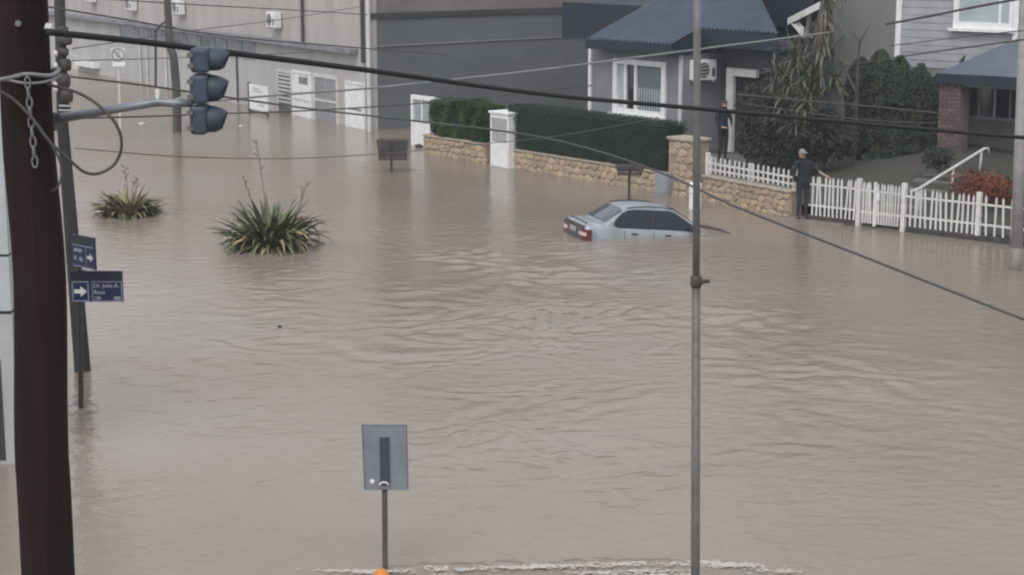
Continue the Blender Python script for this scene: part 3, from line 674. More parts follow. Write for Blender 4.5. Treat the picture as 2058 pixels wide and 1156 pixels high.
def siding_house():
    F = FC; k = 7.2
    H = lambda px, py, kk=k: F.hit(px, py, kk)
    a = H(1806, 60)[0]; b = H(2300, 60)[0]
    T = thing('siding_house', 'pale grey clapboard house with upper window and brick-pillared porch', 'house', F.p((a + b) / 2, k, 1))
    MB().fbox(F, a, b, k, k + 6, -.2, 8.2).build('wall', mat('house_core', (0.22, 0.22, 0.23), .85), T)
    zlo = H(1850, 135)[1]; z = zlo
    while z < 7.9:
        MB().hexa([F.p(a + .1, k - .026, z), F.p(b, k - .026, z), F.p(b, k - .002, z), F.p(a + .1, k - .002, z), F.p(a + .1, k - .012, z + .205), F.p(b, k - .012, z + .205), F.p(b, k - .002, z + .205), F.p(a + .1, k - .002, z + .205)]).build('clapboard', M_SIDE, T)
        z += .206
    MB().fbox(F, a - .06, a + .099, k - .07, k - .001, zlo, 8).build('corner_board', M_WHITE, T)
    ce = H(2043, 50)[0]; MB().fbox(F, ce - .07, ce + .08, k - .08, k - .047, zlo, 8).build('corner_board', M_WHITE, T)
    wa, wz0 = H(1925, 50); wb = H(2036, 55)[0]; wz1 = wz0 + 1.3
    win = MB().fbox(F, wa - .1, wa + .06, k - .1, k - .046, wz0 - .08, wz1).fbox(F, wb - .08, wb + .02, k - .1, k - .046, wz0 - .08, wz1).fbox(F, wa + .061, wb - .081, k - .1, k - .046, wz0 - .08, wz0 + .09).build('window', M_WHITE, T)
    tm = wa + (wb - wa) * .78; MB().fbox(F, tm - .04, tm + .04, k - .09, k - .047, wz0 + .091, wz1).build('mullion', M_WHITE, win)
    MB().fbox(F, wa + .061, tm - .041, k - .055, k - .047, wz0 + .091, wz1).build('pane', mat('sky_glass', (0.36, 0.42, 0.43), .1, .08, 2), win)
    MB().fbox(F, tm + .041, wb - .081, k - .055, k - .047, wz0 + .091, wz1).build('pane', MATS['sky_glass'], win)
    MB().fbox(F, wa - .2, wb + .1, k - .2, k - .101, wz0 - .16, wz0 - .081).build('sill', M_WHITE, win)
    # porch roof: hipped lean-to
    kp = 5.0
    e0, z0 = F.hit(1884, 146, kp); e1 = F.hit(2300, 146, kp)[0]; z0 = (z0 + F.hit(2040, 156, kp)[1]) / 2
    r0, zr = H(2052, 97)
    A, B, C_, D_, E_ = F.p(e0, kp, z0), F.p(e1, kp, z0), F.p(e1, k - .05, zr + .3), F.p(r0, k - .05, zr + .3), F.p(e0, k - .05, z0)
    MB().add([A, B, C_, D_, E_], [(0, 1, 2, 3), (0, 3, 4)]).build('porch_roof', mat('slate_blue_roof', (0.10, 0.112, 0.15), .5, .1, 1), T)
    MB().fbox(F, e0, e1, kp - .03, kp - .001, z0 - .26, z0 - .004).build('fascia', M_ROOFD, T)
    MB().fbox(F, e0 + .01, e1, kp + .001, k - .06, z0 - .25, z0 - .2).build('soffit', M_ROOFD, T)
    MB().fbox(F, e0 + .25, e1, kp + .2, kp + .26, z0 - .34, z0 - .27).build('porch_beam', mat('beam_grey', (0.2, 0.22, 0.23), .6), T)
    # brick pillar
    pa = F.hit(1888, 200, kp + .15)[0]; pb = F.hit(1931, 200, kp + .15)[0]; zb = .6; kk = kp + .15
    pil = MB().fbox(F, pa, pb, kk, kk + .5, zb, z0 - .26).build('pillar', M_MORT, T)
    wd = (pb - pa) / 2.5; bm = MB().box(-.5, .5, -.5, .5, -.5, .5).mesh('brick', M_BRICK)
    z = zb + .05; row = 0
    while z < z0 - .34:
        t = pa + (wd / 2 if row % 2 else 0)
        cuts = [pa] + ([pa + wd / 2] if row % 2 else []) ; x = cuts[-1]
        while x + wd < pb - .02: x += wd; cuts.append(x)
        cuts.append(pb)
        for c0, c1 in zip(cuts[:-1], cuts[1:]):
            inst('brick', bm, pil, F.p((c0 + c1) / 2, kk - .004, z + .045), (0, 0, F.a), (c1 - c0 - .02, .05, .085))
        z += .108; row += 1
    # porch back wall with window
    kb = k - .3
    MB().fbox(F, pa - .2, e1, kb, k - .001, .4, z0 - .3).build('porch_wall', mat('porch_wall_grey', (0.13, 0.12, 0.122), .85, .1, 1), T)
    a2, zt = F.hit(1938, 168, kb); b2, zl = F.hit(2060, 240, kb)
    w2 = MB().fbox(F, a2, b2, kb - .05, kb - .002, zl - .08, zl).fbox(F, a2, b2, kb - .05, kb - .002, zt, zt + .07).build('porch_window', mat('window_frame_grey', (0.2, 0.22, 0.23), .6), T)
    for i in range(4):
        t0 = a2 + (b2 - a2) * i / 4; t1 = a2 + (b2 - a2) * (i + 1) / 4
        MB().fbox(F, t0 + .06, t1, kb - .02, kb - .003, zl + .001, zt - .001).build('pane', M_GLASSD, w2)
        MB().fbox(F, t0, t0 + .058, kb - .045, kb - .004, zl + .001, zt - .001).build('mullion', MATS['window_frame_grey'] if i != 2 else M_CURT, w2)
    # porch plinth
    MB().fbox(F, pa - .3, e1, kp + .1, kb, .2, .95).build('porch_floor', mat('porch_stone', (0.10, 0.095, 0.095), .85, .15, 1.5), T)
siding_house()

# bird on the porch roof
def bird():
    p = D(1933, 124, FC.p(FC.hit(1933, 120, 6.2)[0], 6.2, 0).y)
    prof = [(-.16, .012), (-.10, .03), (-.04, .055), (.02, .062), (.07, .05), (.10, .035), (.125, .042), (.15, .036), (.17, .014), (.2, .003)]
    ax = Vector((.45, .1, .88)).normalized()
    o = MB().tube([p + ax * a for a, r in prof], [r for a, r in prof], 10).build('bird', mat('bird_black', (0.02, 0.02, 0.022), .6), None, True, origin=p)
    tag(o, 'small dark bird perched on the porch roof edge', 'bird')
bird()

# ------------------------------------------------------------------ steps and handrail
def handrail():
    F = FC; ka, kb = .7, 4.0
    t0, z0 = F.hit(1846, 380, ka); t1, z1 = F.hit(1978, 299, kb)
    T = thing('handrail', 'white tubular handrail rising beside the steps behind the fence', 'handrail', F.p(t0, ka, .2))
    r = .035
    P = lambda s: F.p(t0 + (t1 - t0) * s, ka + (kb - ka) * s, z0 + (z1 - z0) * s)
    MB().tube([P(-.12) + Vector((0, 0, .06)), P(0), P(.5), P(1), P(1.03) + Vector((.05, 0, -.02)), P(1.04) + Vector((.06, 0, -.14))], r, 8).build('rail', M_OFFW, T, True)
    for s, l in ((.01, 1.1), (.52, .62), (.96, .62)):
        MB().tube([P(s), P(s) - Vector((.03, 0, l))], r * .85, 8).build('post', M_OFFW, T, True)
    S = thing('garden_steps', 'concrete garden steps climbing beside the white handrail', 'steps', F.p(t0 - .6, ka, .1))
    for i in range(6):
        s = i / 6; c = P(s); h = .12 + .15 * (i + 1)
        tt = t0 + (t1 - t0) * s
        MB().fbox(F, tt - 1.25, tt - .12, ka + .5 * i, ka + .5 * i + .499, -.3, h).build('step', M_CONCD, S)
handrail()

# ------------------------------------------------------------------ plants
def strap_mesh(name, L, wd, droop, fold, m, seg=6):
    vs = []; fs = []
    for i in range(seg + 1):
        s = i / seg; ang = R(90) - droop * s ** 1.7 * R(120)
        if i == 0: p = Vector((0, 0, 0))
        else: p = p + Vector((math.cos(ang), 0, math.sin(ang))) * (L / seg)
        w_ = wd * (0.55 + .45 * min(1, s * 4)) * (1 - max(0, s - .55) / .46 * .95)
        up = Vector((-math.sin(ang), 0, math.cos(ang)))
        vs += [p + Vector((0, -w_ / 2, 0)) + up * fold * w_, p, p + Vector((0, w_ / 2, 0)) + up * fold * w_]
    for i in range(seg):
        for j in (0, 1): fs.append((3 * i + j, 3 * i + j + 1, 3 * i + j + 4, 3 * i + j + 3))
    me = bpy.data.meshes.new(name); me.from_pydata([tuple(v) for v in vs], [], fs); me.materials.append(m)
    for p_ in me.polygons: p_.use_smooth = True
    return me
def flax(px, py, width_px, h_px, n, mats, label, stalks):
    c = W(px, py); s = (py + 134) / HCAM; rad = width_px / 2 / s; h = h_px / s
    T = thing('flax_plant', label, 'plant', (c.x, c.y, 0), 'flax clumps standing in the flood')
    ms = [strap_mesh('leaf', 1.0, .115, d, .22, mats[i % len(mats)]) for i, d in enumerate((.15, .4, .65, .9, 1.1, 1.3, .3, .8, .5))]
    for i in range(n):
        q = random.uniform(0, 6.283); tilt = random.uniform(0, 1.1) ** .9
        L = h * random.uniform(.68, 1.08) * (1.0 - .12 * tilt) * (1 + .25 * max(0, tilt - .5) * rad / h)
        r0 = rad * .36 * math.sqrt(random.random())
        inst('leaf', random.choice(ms), T, (c.x + math.cos(q) * r0, c.y + math.sin(q) * r0, -.15), (random.gauss(0, .15), tilt * .9, q + random.gauss(0, .3)), (L, random.uniform(.8, 1.2), L))
    for dx, hh, lean in stalks:
        b = Vector((c.x + dx * .3, c.y, 0)); tip = Vector((c.x + dx, c.y, hh))
        pts = catmull([b, b.lerp(tip, .5) + Vector((.04, 0, 0)), tip], 4)
        st = MB().tube(pts, [.009] * len(pts), 5).build('flower_stalk', M_DRY, T)
        for j in range(5):
            s_ = .72 + .06 * j; p = b.lerp(tip, s_); d = Vector((random.uniform(-.14, .14), random.uniform(-.1, .1), .1))
            MB().tube([p, p + d * .6, p + d], [.006, .014, .005], 5).build('seed_pod', M_DRY, st)
random.seed(21)
flax(258, 432, 158, 80, 230, (M_FLAX2, M_FLAX, M_FLAX2), 'smaller yellowish flax clump nearest the blue street signs', [(-.05, 1.25, 0), (.25, .95, 0)])
flax(547, 496, 178, 126, 290, (M_FLAX, M_FLAX, M_FLAX, M_FLAX2), 'larger green flax clump standing in the flood left of the car', [(-.30, 2.45, 0), (-.62, 1.6, 0), (.82, 1.45, 0)])

def bush(F, px, py_base, py_top, wpx, k, m, n, label, size, core=True, squash=1.0, name='shrub', asp=.5):
    t, z1 = F.hit(px, py_top, k); _, z0 = F.hit(px, py_base, k); ta = F.hit(px - wpx / 2, py_top, k)[0]; tb = F.hit(px + wpx / 2, py_top, k)[0]
    rt = (tb - ta) / 2; rz = (z1 - z0) / 2; T = thing(name, label, 'bush', F.p(t, k, z0))
    lob = [(random.uniform(-.6, .6) * rt, random.uniform(-.35, .5) * rt, random.uniform(-.3, .45) * rz, random.uniform(.4, .62)) for _ in range(11)] + [(0, 0, -.2 * rz, .8)]
    c = F.p(t, k, (z0 + z1) / 2)
    d3 = Vector((F.d.x, F.d.y, 0)); n3 = Vector((F.n.x, F.n.y, 0))
    def smp():
        l = random.choice(lob); v = Vector((random.gauss(0, 1), random.gauss(0, 1), random.gauss(0, 1))).normalized()
        r_ = l[3] * (1 - .45 * random.random() ** 2)
        return c + d3 * (l[0] + v.x * rt * r_) + n3 * (l[1] + v.y * rt * r_) + Vector((0, 0, max(l[2] + v.z * rz * r_, -rz))), d3 * v.x + n3 * v.y + Vector((0, 0, v.z + .4))
    leaves('crown', n, smp, size, m, T, asp)
    for i in range(4):
        b = c - Vector((0, 0, rz)); e = c + d3 * random.uniform(-.5, .5) * rt + Vector((0, 0, rz * random.uniform(0, .4)))
        MB().tube([b, b.lerp(e, .5) + Vector((.05, .03, 0)), e], [.035, .025, .01], 6).build('stem', M_TRUNK, T)
    return T
bush(FC, 1538, 345, 165, 105, 3.6, M_BUSH, 8000, 'dark leafy shrub behind the pickets, right of the porch person', .10)
bush(FC, 1590, 350, 215, 120, 3.0, M_BUSH, 8000, 'dark rounded shrub below the tall yucca', .10)
bush(FC, 1660, 335, 205, 110, 3.8, M_BUSH, 7000, 'dark shrub right of the tall yucca trunk', .10)
bush(FC, 1985, 420, 340, 165, 1.8, M_REDL, 2600, 'orange-red bush behind the right end of the picket fence', .085)
bush(FC, 1890, 345, 285, 60, 3.2, M_BUSH, 1000, 'small dark plant beside the handrail below the brick pillar', .1)
def conifers():
    F = FC; k0, k1 = 5.5, 7.0
    a = F.hit(1683, 200, k0)[0]; b = F.hit(1884, 200, k0)[0]; n_ = 5
    for i in range(n_):
        t = a + (b - a) * (i + .5) / n_; hw = (b - a) / n_ * .78
        zt = F.hit(1683 + 201 * (i + .5) / n_, (118, 104, 116, 132, 150)[i], k0)[1]; z0 = FC.hit(1780, 290, 5.5)[1] - .45
        T = thing('conifer_tree', ['leftmost dark conifer of the row behind the garden', 'second dark conifer of the row, tallest against the grey wall', 'middle dark conifer of the row behind the garden', 'fourth dark conifer of the row, in front of the clapboards', 'dark conifer nearest the brick porch pillar'][i], 'tree', F.p(t, k0 + .7, z0), 'row of dark conifers')
        MB().tube([F.p(t, k0 + .7, 0), F.p(t, k0 + .7, z0 + (zt - z0) * .8)], [.14, .04], 8).build('trunk', M_TRUNK, T)
        d3 = Vector((F.d.x, F.d.y, 0)); n3 = Vector((F.n.x, F.n.y, 0)); rn = random.Random(i)
        cl = [(rn.uniform(0, 6.28), rn.uniform(.0, .97), rn.uniform(.7, 1.0)) for _ in range(150)]
        def smp():
            q0, s0, rr = random.choice(cl); s = min(1, max(0, s0 + random.gauss(0, .035))); q = q0 + random.gauss(0, .25)
            rad = hw * (1.0 if s < .7 else max(.12, 1 - ((s - .7) / .3) ** 2 * .75)) * rr * (1 - .35 * random.random() ** 2)
            return F.p(t, k0 + .7, z0 + (zt - z0) * s) + d3 * math.cos(q) * rad + n3 * math.sin(q) * rad, d3 * math.cos(q) + n3 * math.sin(q) + Vector((0, 0, .5))
        leaves('crown', 10000, smp, .10, M_CONIF, T, .4)
conifers()

def yucca():
    F = FC; k = 3.2
    t, z0 = F.hit(1615, 335, k); z0 = .5; base = F.p(t, k, z0)
    T = thing('yucca_tree', 'tall shaggy yucca tree with strappy leaf heads in front of the grey wall', 'tree', base)
    pt = lambda px, py, kk=k: (lambda h: F.p(h[0], kk, h[1]))(F.hit(px, py, kk))
    trunk = catmull([base, pt(1622, 250), pt(1645, 150), pt(1652, 60), pt(1668, -40)], 6)
    MB().tube(trunk, [.2 - .06 * i / len(trunk) for i in range(len(trunk))], 10).build('trunk', M_TRUNK, T, True)
    br = catmull([pt(1640, 170), pt(1612, 120), pt(1600, 70)], 5)
    MB().tube(br, .09, 8).build('branch', M_TRUNK, T, True)
    br2 = catmull([pt(1625, 240), pt(1610, 215), pt(1612, 205)], 4); MB().tube(br2, .08, 8).build('branch', M_TRUNK, T, True)
    live = [strap_mesh('leaf', 1.0, .06, d, .2, M_YUC, 5) for d in (.1, .25, .5, .8)]
    dead = [strap_mesh('leaf', 1.0, .05, d, .2, M_YUCD, 5) for d in (.2, .5)]
    def head(c, n, L, ms, tmax=2.4, tmin=.1):
        for i in range(n):
            q = random.uniform(0, 6.283); tl = random.uniform(tmin, tmax); l = L * random.uniform(.7, 1.15)
            inst('leaf', random.choice(ms), T, c + Vector((random.gauss(0, .06), random.gauss(0, .06), random.gauss(0, .12))), (0, tl, q), (l, random.uniform(.8, 1.3), l))
    head(pt(1614, 205, 2.6), 55, .6, live); head(pt(1600, 125), 60, .8, live); head(pt(1640, 145), 60, .75, live); head(pt(1585, 175), 50, .75, live); head(pt(1672, 165), 45, .7, live); head(pt(1625, 180, 2.9), 50, .7, live); head(pt(1600, 250, 2.6), 30, .6, live); head(pt(1560, 150), 40, .8, live); head(pt(1655, 115), 45, .8, live); head(pt(1572, 215, 2.8), 35, .7, live)
    head(pt(1655, 70), 35, .7, dead, 3.0, 2.2); head(pt(1660, 20), 40, .75, dead, 3.0, 2.1); head(pt(1625, 40), 22, .7, dead, 3.0, 2.0); head(pt(1672, -20), 30, .8, dead + live, 3.0, 1.6)
yucca()
def bare_tree():
    F = FC; k = 5.0
    pt = lambda px, py: (lambda h: F.p(h[0], k, h[1]))(F.hit(px, py, k))
    b = pt(1722, 190)
    T = thing('bare_sapling', 'bare forked sapling branches sticking up above the dark conifers', 'tree', pt(1722, 330))
    MB().tube([pt(1715, 330), b, pt(1725, 110), pt(1728, 84)], [.06, .05, .04, .03], 6).build('trunk', M_TRUNK, T)
    MB().tube([pt(1728, 84), pt(1738, 68), pt(1746, 53)], [.028, .022, .012], 6).build('branch', M_TRUNK, T)
    MB().tube([pt(1728, 84), pt(1718, 72), pt(1712, 60)], [.026, .02, .01], 6).build('branch', M_TRUNK, T)
    MB().tube([b, pt(1690, 120), pt(1680, 92), pt(1698, 72)], [.04, .035, .025, .01], 6).build('branch', M_TRUNK, T)
bare_tree()

# ------------------------------------------------------------------ litter baskets
def basket(px, py, x0, x1, y0, y1, label):
    p = W(px, py); Y = p.y; a = D(x0, y0, Y); b = D(x1, y1, Y); zt, zl = a.z, b.z; dep = .4
    T = thing('litter_basket', label, 'litter bin', (p.x, p.y, 0), 'litter baskets on posts')
    MB().tube([(p.x, Y, -1), (p.x, Y, zt)], .035, 8).build('post', M_RUST, T)
    x0, x1 = a.x, b.x
    def ring(z, ins): return [(x0 + ins, Y - dep / 2 + ins, z), (x1 - ins, Y - dep / 2 + ins, z), (x1 - ins, Y + dep / 2 - ins, z), (x0 + ins, Y + dep / 2 - ins, z)]
    rim, bot = ring(zt, 0), ring(zl, .05)
    q = MB()
    for rr, r_ in ((rim, .028), (bot, .022)):
        for i in range(4): q.tube([rr[i], rr[(i + 1) % 4]], r_, 6)
    q.build('rim', M_RUST, T)
    for i in range(4):
        n = 9 if i % 2 == 0 else 5
        for j in range(n):
            s = j / n; u = Vector(rim[i]).lerp(Vector(rim[(i + 1) % 4]), s); v = Vector(bot[i]).lerp(Vector(bot[(i + 1) % 4]), s)
            MB().tube([u, v], .011, 5).build('bar', M_RUST, T)
    MB().box(x0 + .06, x1 - .06, Y - dep / 2 + .06, Y + dep / 2 - .06, zl - .01, zl + .01).build('floor', M_RUST, T)
    MB().box(x0 + .05, x1 - .05, Y + dep / 2 - .05, Y + dep / 2 - .03, zl + .05, zt - .05).build('back_panel', mat('basket_panel', (0.07, 0.068, 0.07), .7), T)
basket(787, 346, 759, 820, 282, 320, 'large dark litter basket on a post in front of the grey wall')
basket(1264, 403, 1239, 1292, 334, 350, 'shallow litter basket on a post in front of the dark hedge')

# ------------------------------------------------------------------ car
def car():
    T = thing('silver_car', 'silver-blue saloon car half submerged in the flood, nose down', 'car', (0, 0, 0)); ORG[T.name] = Vector((0, 0, 0))
    def loft(rows, closed_ends=True):
        n = len(rows[0]); vs = [p for r_ in rows for p in r_]; fs = []
        for i in range(len(rows) - 1):
            for j in range(n - 1): fs.append((i * n + j, i * n + j + 1, (i + 1) * n + j + 1, (i + 1) * n + j))
        if closed_ends: fs += [tuple(range(n)), tuple(range((len(rows) - 1) * n, len(rows) * n))[::-1]]
        return MB().add(vs, fs)
    def interp(x, tab):
        return float(np.interp(x, [a for a, b in tab], [b for a, b in tab]))
    deck = [(0, .90), (.06, .965), (.2, .99), (.7, 1.0), (.9, .99), (2.6, .975), (2.9, .93), (3.2, .86), (3.7, .77), (4.0, .68), (4.12, .6), (4.15, .5)]
    wide = [(0, .70), (.05, .755), (.2, .795), (.8, .82), (2.5, .825), (3.6, .80), (3.95, .74), (4.1, .63), (4.15, .56)]
    rows = []
    for x in [0, .02, .06, .12, .2, .45, .7, .9, 1.3, 1.8, 2.4, 3.0, 3.2, 3.5, 3.75, 3.95, 4.05, 4.12, 4.15]:
        wv = interp(x, wide); zt = interp(x, deck)
        half = [(wv * .86, .2), (wv * .965, .3), (wv, .48), (wv, .62), (wv * .985, .76), (wv * .955, zt - .085), (wv * .90, zt - .025), (wv * .75, zt), (wv * .4, zt + .012), (0, zt + .016)]
        rows.append([(x, -y, z) for y, z in half] + [(x, y, z) for y, z in half[::-1][1:]])
    b = loft(rows).build('body', M_CAR, T, True)
    sm = b.modifiers.new('s', 'SUBSURF'); sm.levels = sm.render_levels = 1
    roof = [(.42, .975), (.6, 1.07), (.8, 1.2), (.98, 1.32), (1.1, 1.37), (1.3, 1.405), (1.65, 1.425), (2.0, 1.415), (2.2, 1.39), (2.35, 1.335), (2.6, 1.19), (2.9, 1.01), (3.0, .95)]
    ys = lambda z: .765 - .165 * (z - .9) / .5
    rows = []
    for x, h in roof:
        half = [(ys(.9) - .01, .88)] + [(ys(.9 + (h - .05 - .9) * s), .9 + (h - .05 - .9) * s) for s in (.25, .5, .75, 1)] + [(ys(h) - .035, h - .018), (ys(h) - .11, h), (ys(h) * .5, h + .022), (0, h + .028)]
        rows.append([(x, -y, z) for y, z in half] + [(x, y, z) for y, z in half[::-1][1:]])
    c = loft(rows).build('cabin', M_CAR, T, True); sm = c.modifiers.new('s', 'SUBSURF'); sm.levels = sm.render_levels = 1
    for sgn in (-1, 1):
        def pl(pts, off, m, name, par):
            poly = [(x, sgn * (ys(z) + off), z) for x, z in pts]
            return MB().prism(poly, (0, sgn * .006, 0)).build(name, m, par)
        rim = [(.83, .915), (.73, .955), (.71, 1.02), (.77, 1.12), (.91, 1.25), (1.08, 1.33), (1.28, 1.355), (2.08, 1.36), (2.26, 1.32), (2.5, 1.18), (2.78, 1.01), (2.84, .915)]
        tr = pl(rim, .001, M_CARD, 'window_trim', T)
        pl([(.86, .94), (.77, .98), (.76, 1.03), (.81, 1.12), (.94, 1.235), (1.1, 1.31), (1.28, 1.335), (1.68, 1.34), (1.66, .94)], .008, M_TINT, 'side_window', tr)
        pl([(1.72, .94), (1.74, 1.34), (2.07, 1.34), (2.24, 1.30), (2.47, 1.165), (2.74, 1.005), (2.8, .94)], .008, M_TINT, 'side_window', tr)
        # door handles and seams
        for hx in (1.15, 2.0):
            MB().box(hx, hx + .15, sgn * .80, sgn * .838, .785, .815).build('door_handle', M_CARD, T, bevel=.008)
        for sx in (.98, 1.72, 2.66):
            MB().tube([(sx, sgn * .815, .56), (sx, sgn * .826, .62), (sx, sgn * .812, .76), (sx, sgn * .788, .87)], .006, 5).build('door_seam', M_CARD, T)
        MB().box(.9, 3.3, sgn * .825, sgn * .84, .6, .64).build('rub_strip', M_CARD, T)
        # mirror
        MB().tube([(2.62, sgn * .77, .96), (2.64, sgn * .86, .98), (2.64, sgn * .9, .98), (2.64, sgn * .99, .98), (2.64, sgn * 1.0, .98)], [.03, .04, .075, .075, .03], 8).build('mirror', M_CARD, T, True)
        # tail lamps wrap round the corner
        plan = [(-.022, .42), (-.02, .66), (.0, .73), (.045, .785), (.10, .806), (.17, .818), (.17, .70), (.06, .42)]
        tl = MB().prism([(x, sgn * y, .60) for x, y in plan], (0, 0, .25)).build('tail_light', M_RED, T)
        MB().prism([(x - .006, sgn * (y + .006), .70) for x, y in plan[:4]] + [(x + .03, sgn * (y - .03), .70) for x, y in plan[:4][::-1]], (0, 0, .08)).build('clear_lens', M_CLEAR, tl)
        MB().tube([(1.05, sgn * .585, 1.372), (1.3, sgn * .57, 1.41), (1.65, sgn * .565, 1.43), (2.0, sgn * .57, 1.42), (2.2, sgn * .585, 1.385)], .014, 6).build('roof_trim', M_CARD, T, True)
    # rear glass and windscreen, lying on the cabin slope
    def pane(pts, name, w0, w1, lift):
        a, bb = Vector((pts[0][0], 0, pts[0][1])), Vector((pts[1][0], 0, pts[1][1])); nn = (bb - a).cross(Vector((0, 1, 0))).normalized()
        if nn.z < 0: nn = -nn
        V = []
        N = 8
        for s, ww in ((0, w0), (.5, (w0 + w1) / 2), (1, w1)):
            for j in range(N + 1):
                y = -ww + 2 * ww * j / N; p = a.lerp(bb, s) + nn * (lift + .03 * (1 - (y / ww) ** 2)); V.append((p.x, y, p.z))
        Fq = [(i * (N + 1) + j, i * (N + 1) + j + 1, (i + 1) * (N + 1) + j + 1, (i + 1) * (N + 1) + j) for i in range(2) for j in range(N)]
        return MB().add(V, Fq).build(name, mat('rear_glass', (0.06, 0.07, 0.085), .08, .05), T, True)
    pane(((.52, 1.035), (.97, 1.327)), 'rear_window', .60, .52, .006)
    pane(((2.86, 1.045), (2.36, 1.345)), 'windscreen', .64, .53, .006)
    # rear panel, plate, bumper, boot seam
    MB().box(-.014, .03, -.66, .66, .853, .93).box(-.014, .03, -.415, .415, .60, .852).build('rear_panel', M_REAR, T, bevel=.006)
    MB().box(-.026, -.015, -.20, .20, .72, .83).build('number_plate', mat('plate', (0.35, 0.34, 0.33), .5), T)
    MB().box(-.022, -.0145, .0, .30, .865, .885).build('plate_strip', M_CARD, T)
    q = MB()
    for s in (-1, 1): q.tube([(-.03, 0, .52), (-.02, s * .5, .52), (.04, s * .72, .52), (.3, s * .83, .52)], .075, 8)
    q.build('bumper', M_REAR, T, True)
    MB().tube([(.1, -.6, .985), (.09, 0, 1.0), (.1, .6, .985)], .012, 6).build('boot_edge', M_CARD, T, True)
    for s in (-.1, .35):
        MB().tube([(2.93, s, .99), (2.88, s - .35, 1.04)], .012, 5).build('wiper', M_CARD, T)
    # place
    rear = W(1181, 484); yaw = R(17); pitch = R(5.0)
    m = Matrix.Translation(rear) @ Matrix.Rotation(yaw, 4, 'Z') @ Matrix.Rotation(pitch, 4, 'Y') @ Matrix.Translation((-.08, .80, -.60))
    T.matrix_world = m
car()

# ------------------------------------------------------------------ people
def person(label, base, yaw, J, E, mats_by, extra, scale=1.0):
    """J: joint -> (x,y,z,r) ; E: edges ; one skinned body, coloured by height zones"""
    names = list(J); me = bpy.data.meshes.new('body'); me.from_pydata([J[n][:3] for n in names], [(names.index(a), names.index(b)) for a, b in E], [])
    tmp = bpy.data.objects.new('tmp', me); COL.objects.link(tmp)
    sk = tmp.modifiers.new('skin', 'SKIN'); sk.use_smooth_shade = True
    for i, n in enumerate(names):
        r_ = J[n][3]; r_ = r_ if isinstance(r_, tuple) else (r_, r_); me.skin_vertices[0].data[i].radius = r_
        me.skin_vertices[0].data[i].use_root = (n == 'pelvis')
    ss = tmp.modifiers.new('ss', 'SUBSURF'); ss.levels = ss.render_levels = 2
    dg = bpy.context.evaluated_depsgraph_get(); ev = tmp.evaluated_get(dg); nm = bpy.data.meshes.new_from_object(ev)
    bpy.data.objects.remove(tmp)
    T = thing('person', label, 'person', base); T.rotation_euler = (0, 0, yaw); T.scale = (scale,) * 3; ORG[T.name] = Vector((0, 0, 0))
    o = bpy.data.objects.new('body', nm); COL.objects.link(o); o.parent = T; ORG[o.name] = Vector((0, 0, 0))
    nm.materials.clear(); ml = []
    for p in nm.polygons:
        m = mats_by(p.center)
        if m not in ml: ml.append(m); nm.materials.append(m)
        p.material_index = ml.index(m); p.use_smooth = True
    extra(T)
    return T
def skel(armL, armR, head=(0, 0), legs=.09, lean=0.0):
    hx, hy = head
    J = dict(pelvis=(0, 0, .93, (.15, .11)), belly=(0, 0, 1.08, (.145, .105)), chest=(lean, .0, 1.30, (.17, .115)), collar=(lean, .005, 1.43, (.10, .08)), neck=(lean + hx * .4, hy * .3, 1.50, .052),
             jaw=(lean + hx, hy - .02, 1.565, (.062, .07)), skull=(lean + hx, hy, 1.64, (.078, .092)), crown=(lean + hx, hy + .005, 1.71, (.055, .065)))
    E = [('pelvis', 'belly'), ('belly', 'chest'), ('chest', 'collar'), ('collar', 'neck'), ('neck', 'jaw'), ('jaw', 'skull'), ('skull', 'crown')]
    for s, nm, arm in ((-1, 'l', armL), (1, 'r', armR)):
        J['hip' + nm] = (s * legs, 0, .88, .098); J['knee' + nm] = (s * legs * 1.05, -.02, .49, .064); J['ank' + nm] = (s * legs * 1.1, .02, .10, .042)
        J['heel' + nm] = (s * legs * 1.1, .03, .045, .042); J['toe' + nm] = (s * legs * 1.35, -.15, .035, (.042, .03))
        E += [('pelvis', 'hip' + nm), ('hip' + nm, 'knee' + nm), ('knee' + nm, 'ank' + nm), ('ank' + nm, 'heel' + nm), ('heel' + nm, 'toe' + nm)]
        J['sh' + nm] = (lean + s * .185, .0, 1.40, .068); el, wr, pm, fd = arm
        J['el' + nm] = (*el, .047); J['wr' + nm] = (*wr, .031); J['pm' + nm] = (*pm, (.036, .022))
        E += [('collar', 'sh' + nm), ('sh' + nm, 'el' + nm), ('el' + nm, 'wr' + nm), ('wr' + nm, 'pm' + nm)]
        fd = Vector(fd).normalized(); sd_ = Vector((0, 1, 0)) if abs(fd.y) < .8 else Vector((1, 0, 0))
        for i, l in enumerate((.05, .075, .085, .078, .06)):
            o = (i - 2) * .017; b = Vector(pm) + sd_ * o + fd * (.0 if i == 0 else .025)
            t1 = b + fd * l * .6 + sd_ * (o * .4 - (.03 if i == 0 else 0)); t2 = t1 + (fd + Vector((0, -.5, -.5))).normalized() * l * .5
            for q, pp in (('a', t1), ('b', t2)): J['f%s%d%s' % (nm, i, q)] = (*pp, .0095 if q == 'a' else .008)
            E += [('pm' + nm, 'f%s%da' % (nm, i)), ('f%s%da' % (nm, i), 'f%s%db' % (nm, i))]
    return J, E
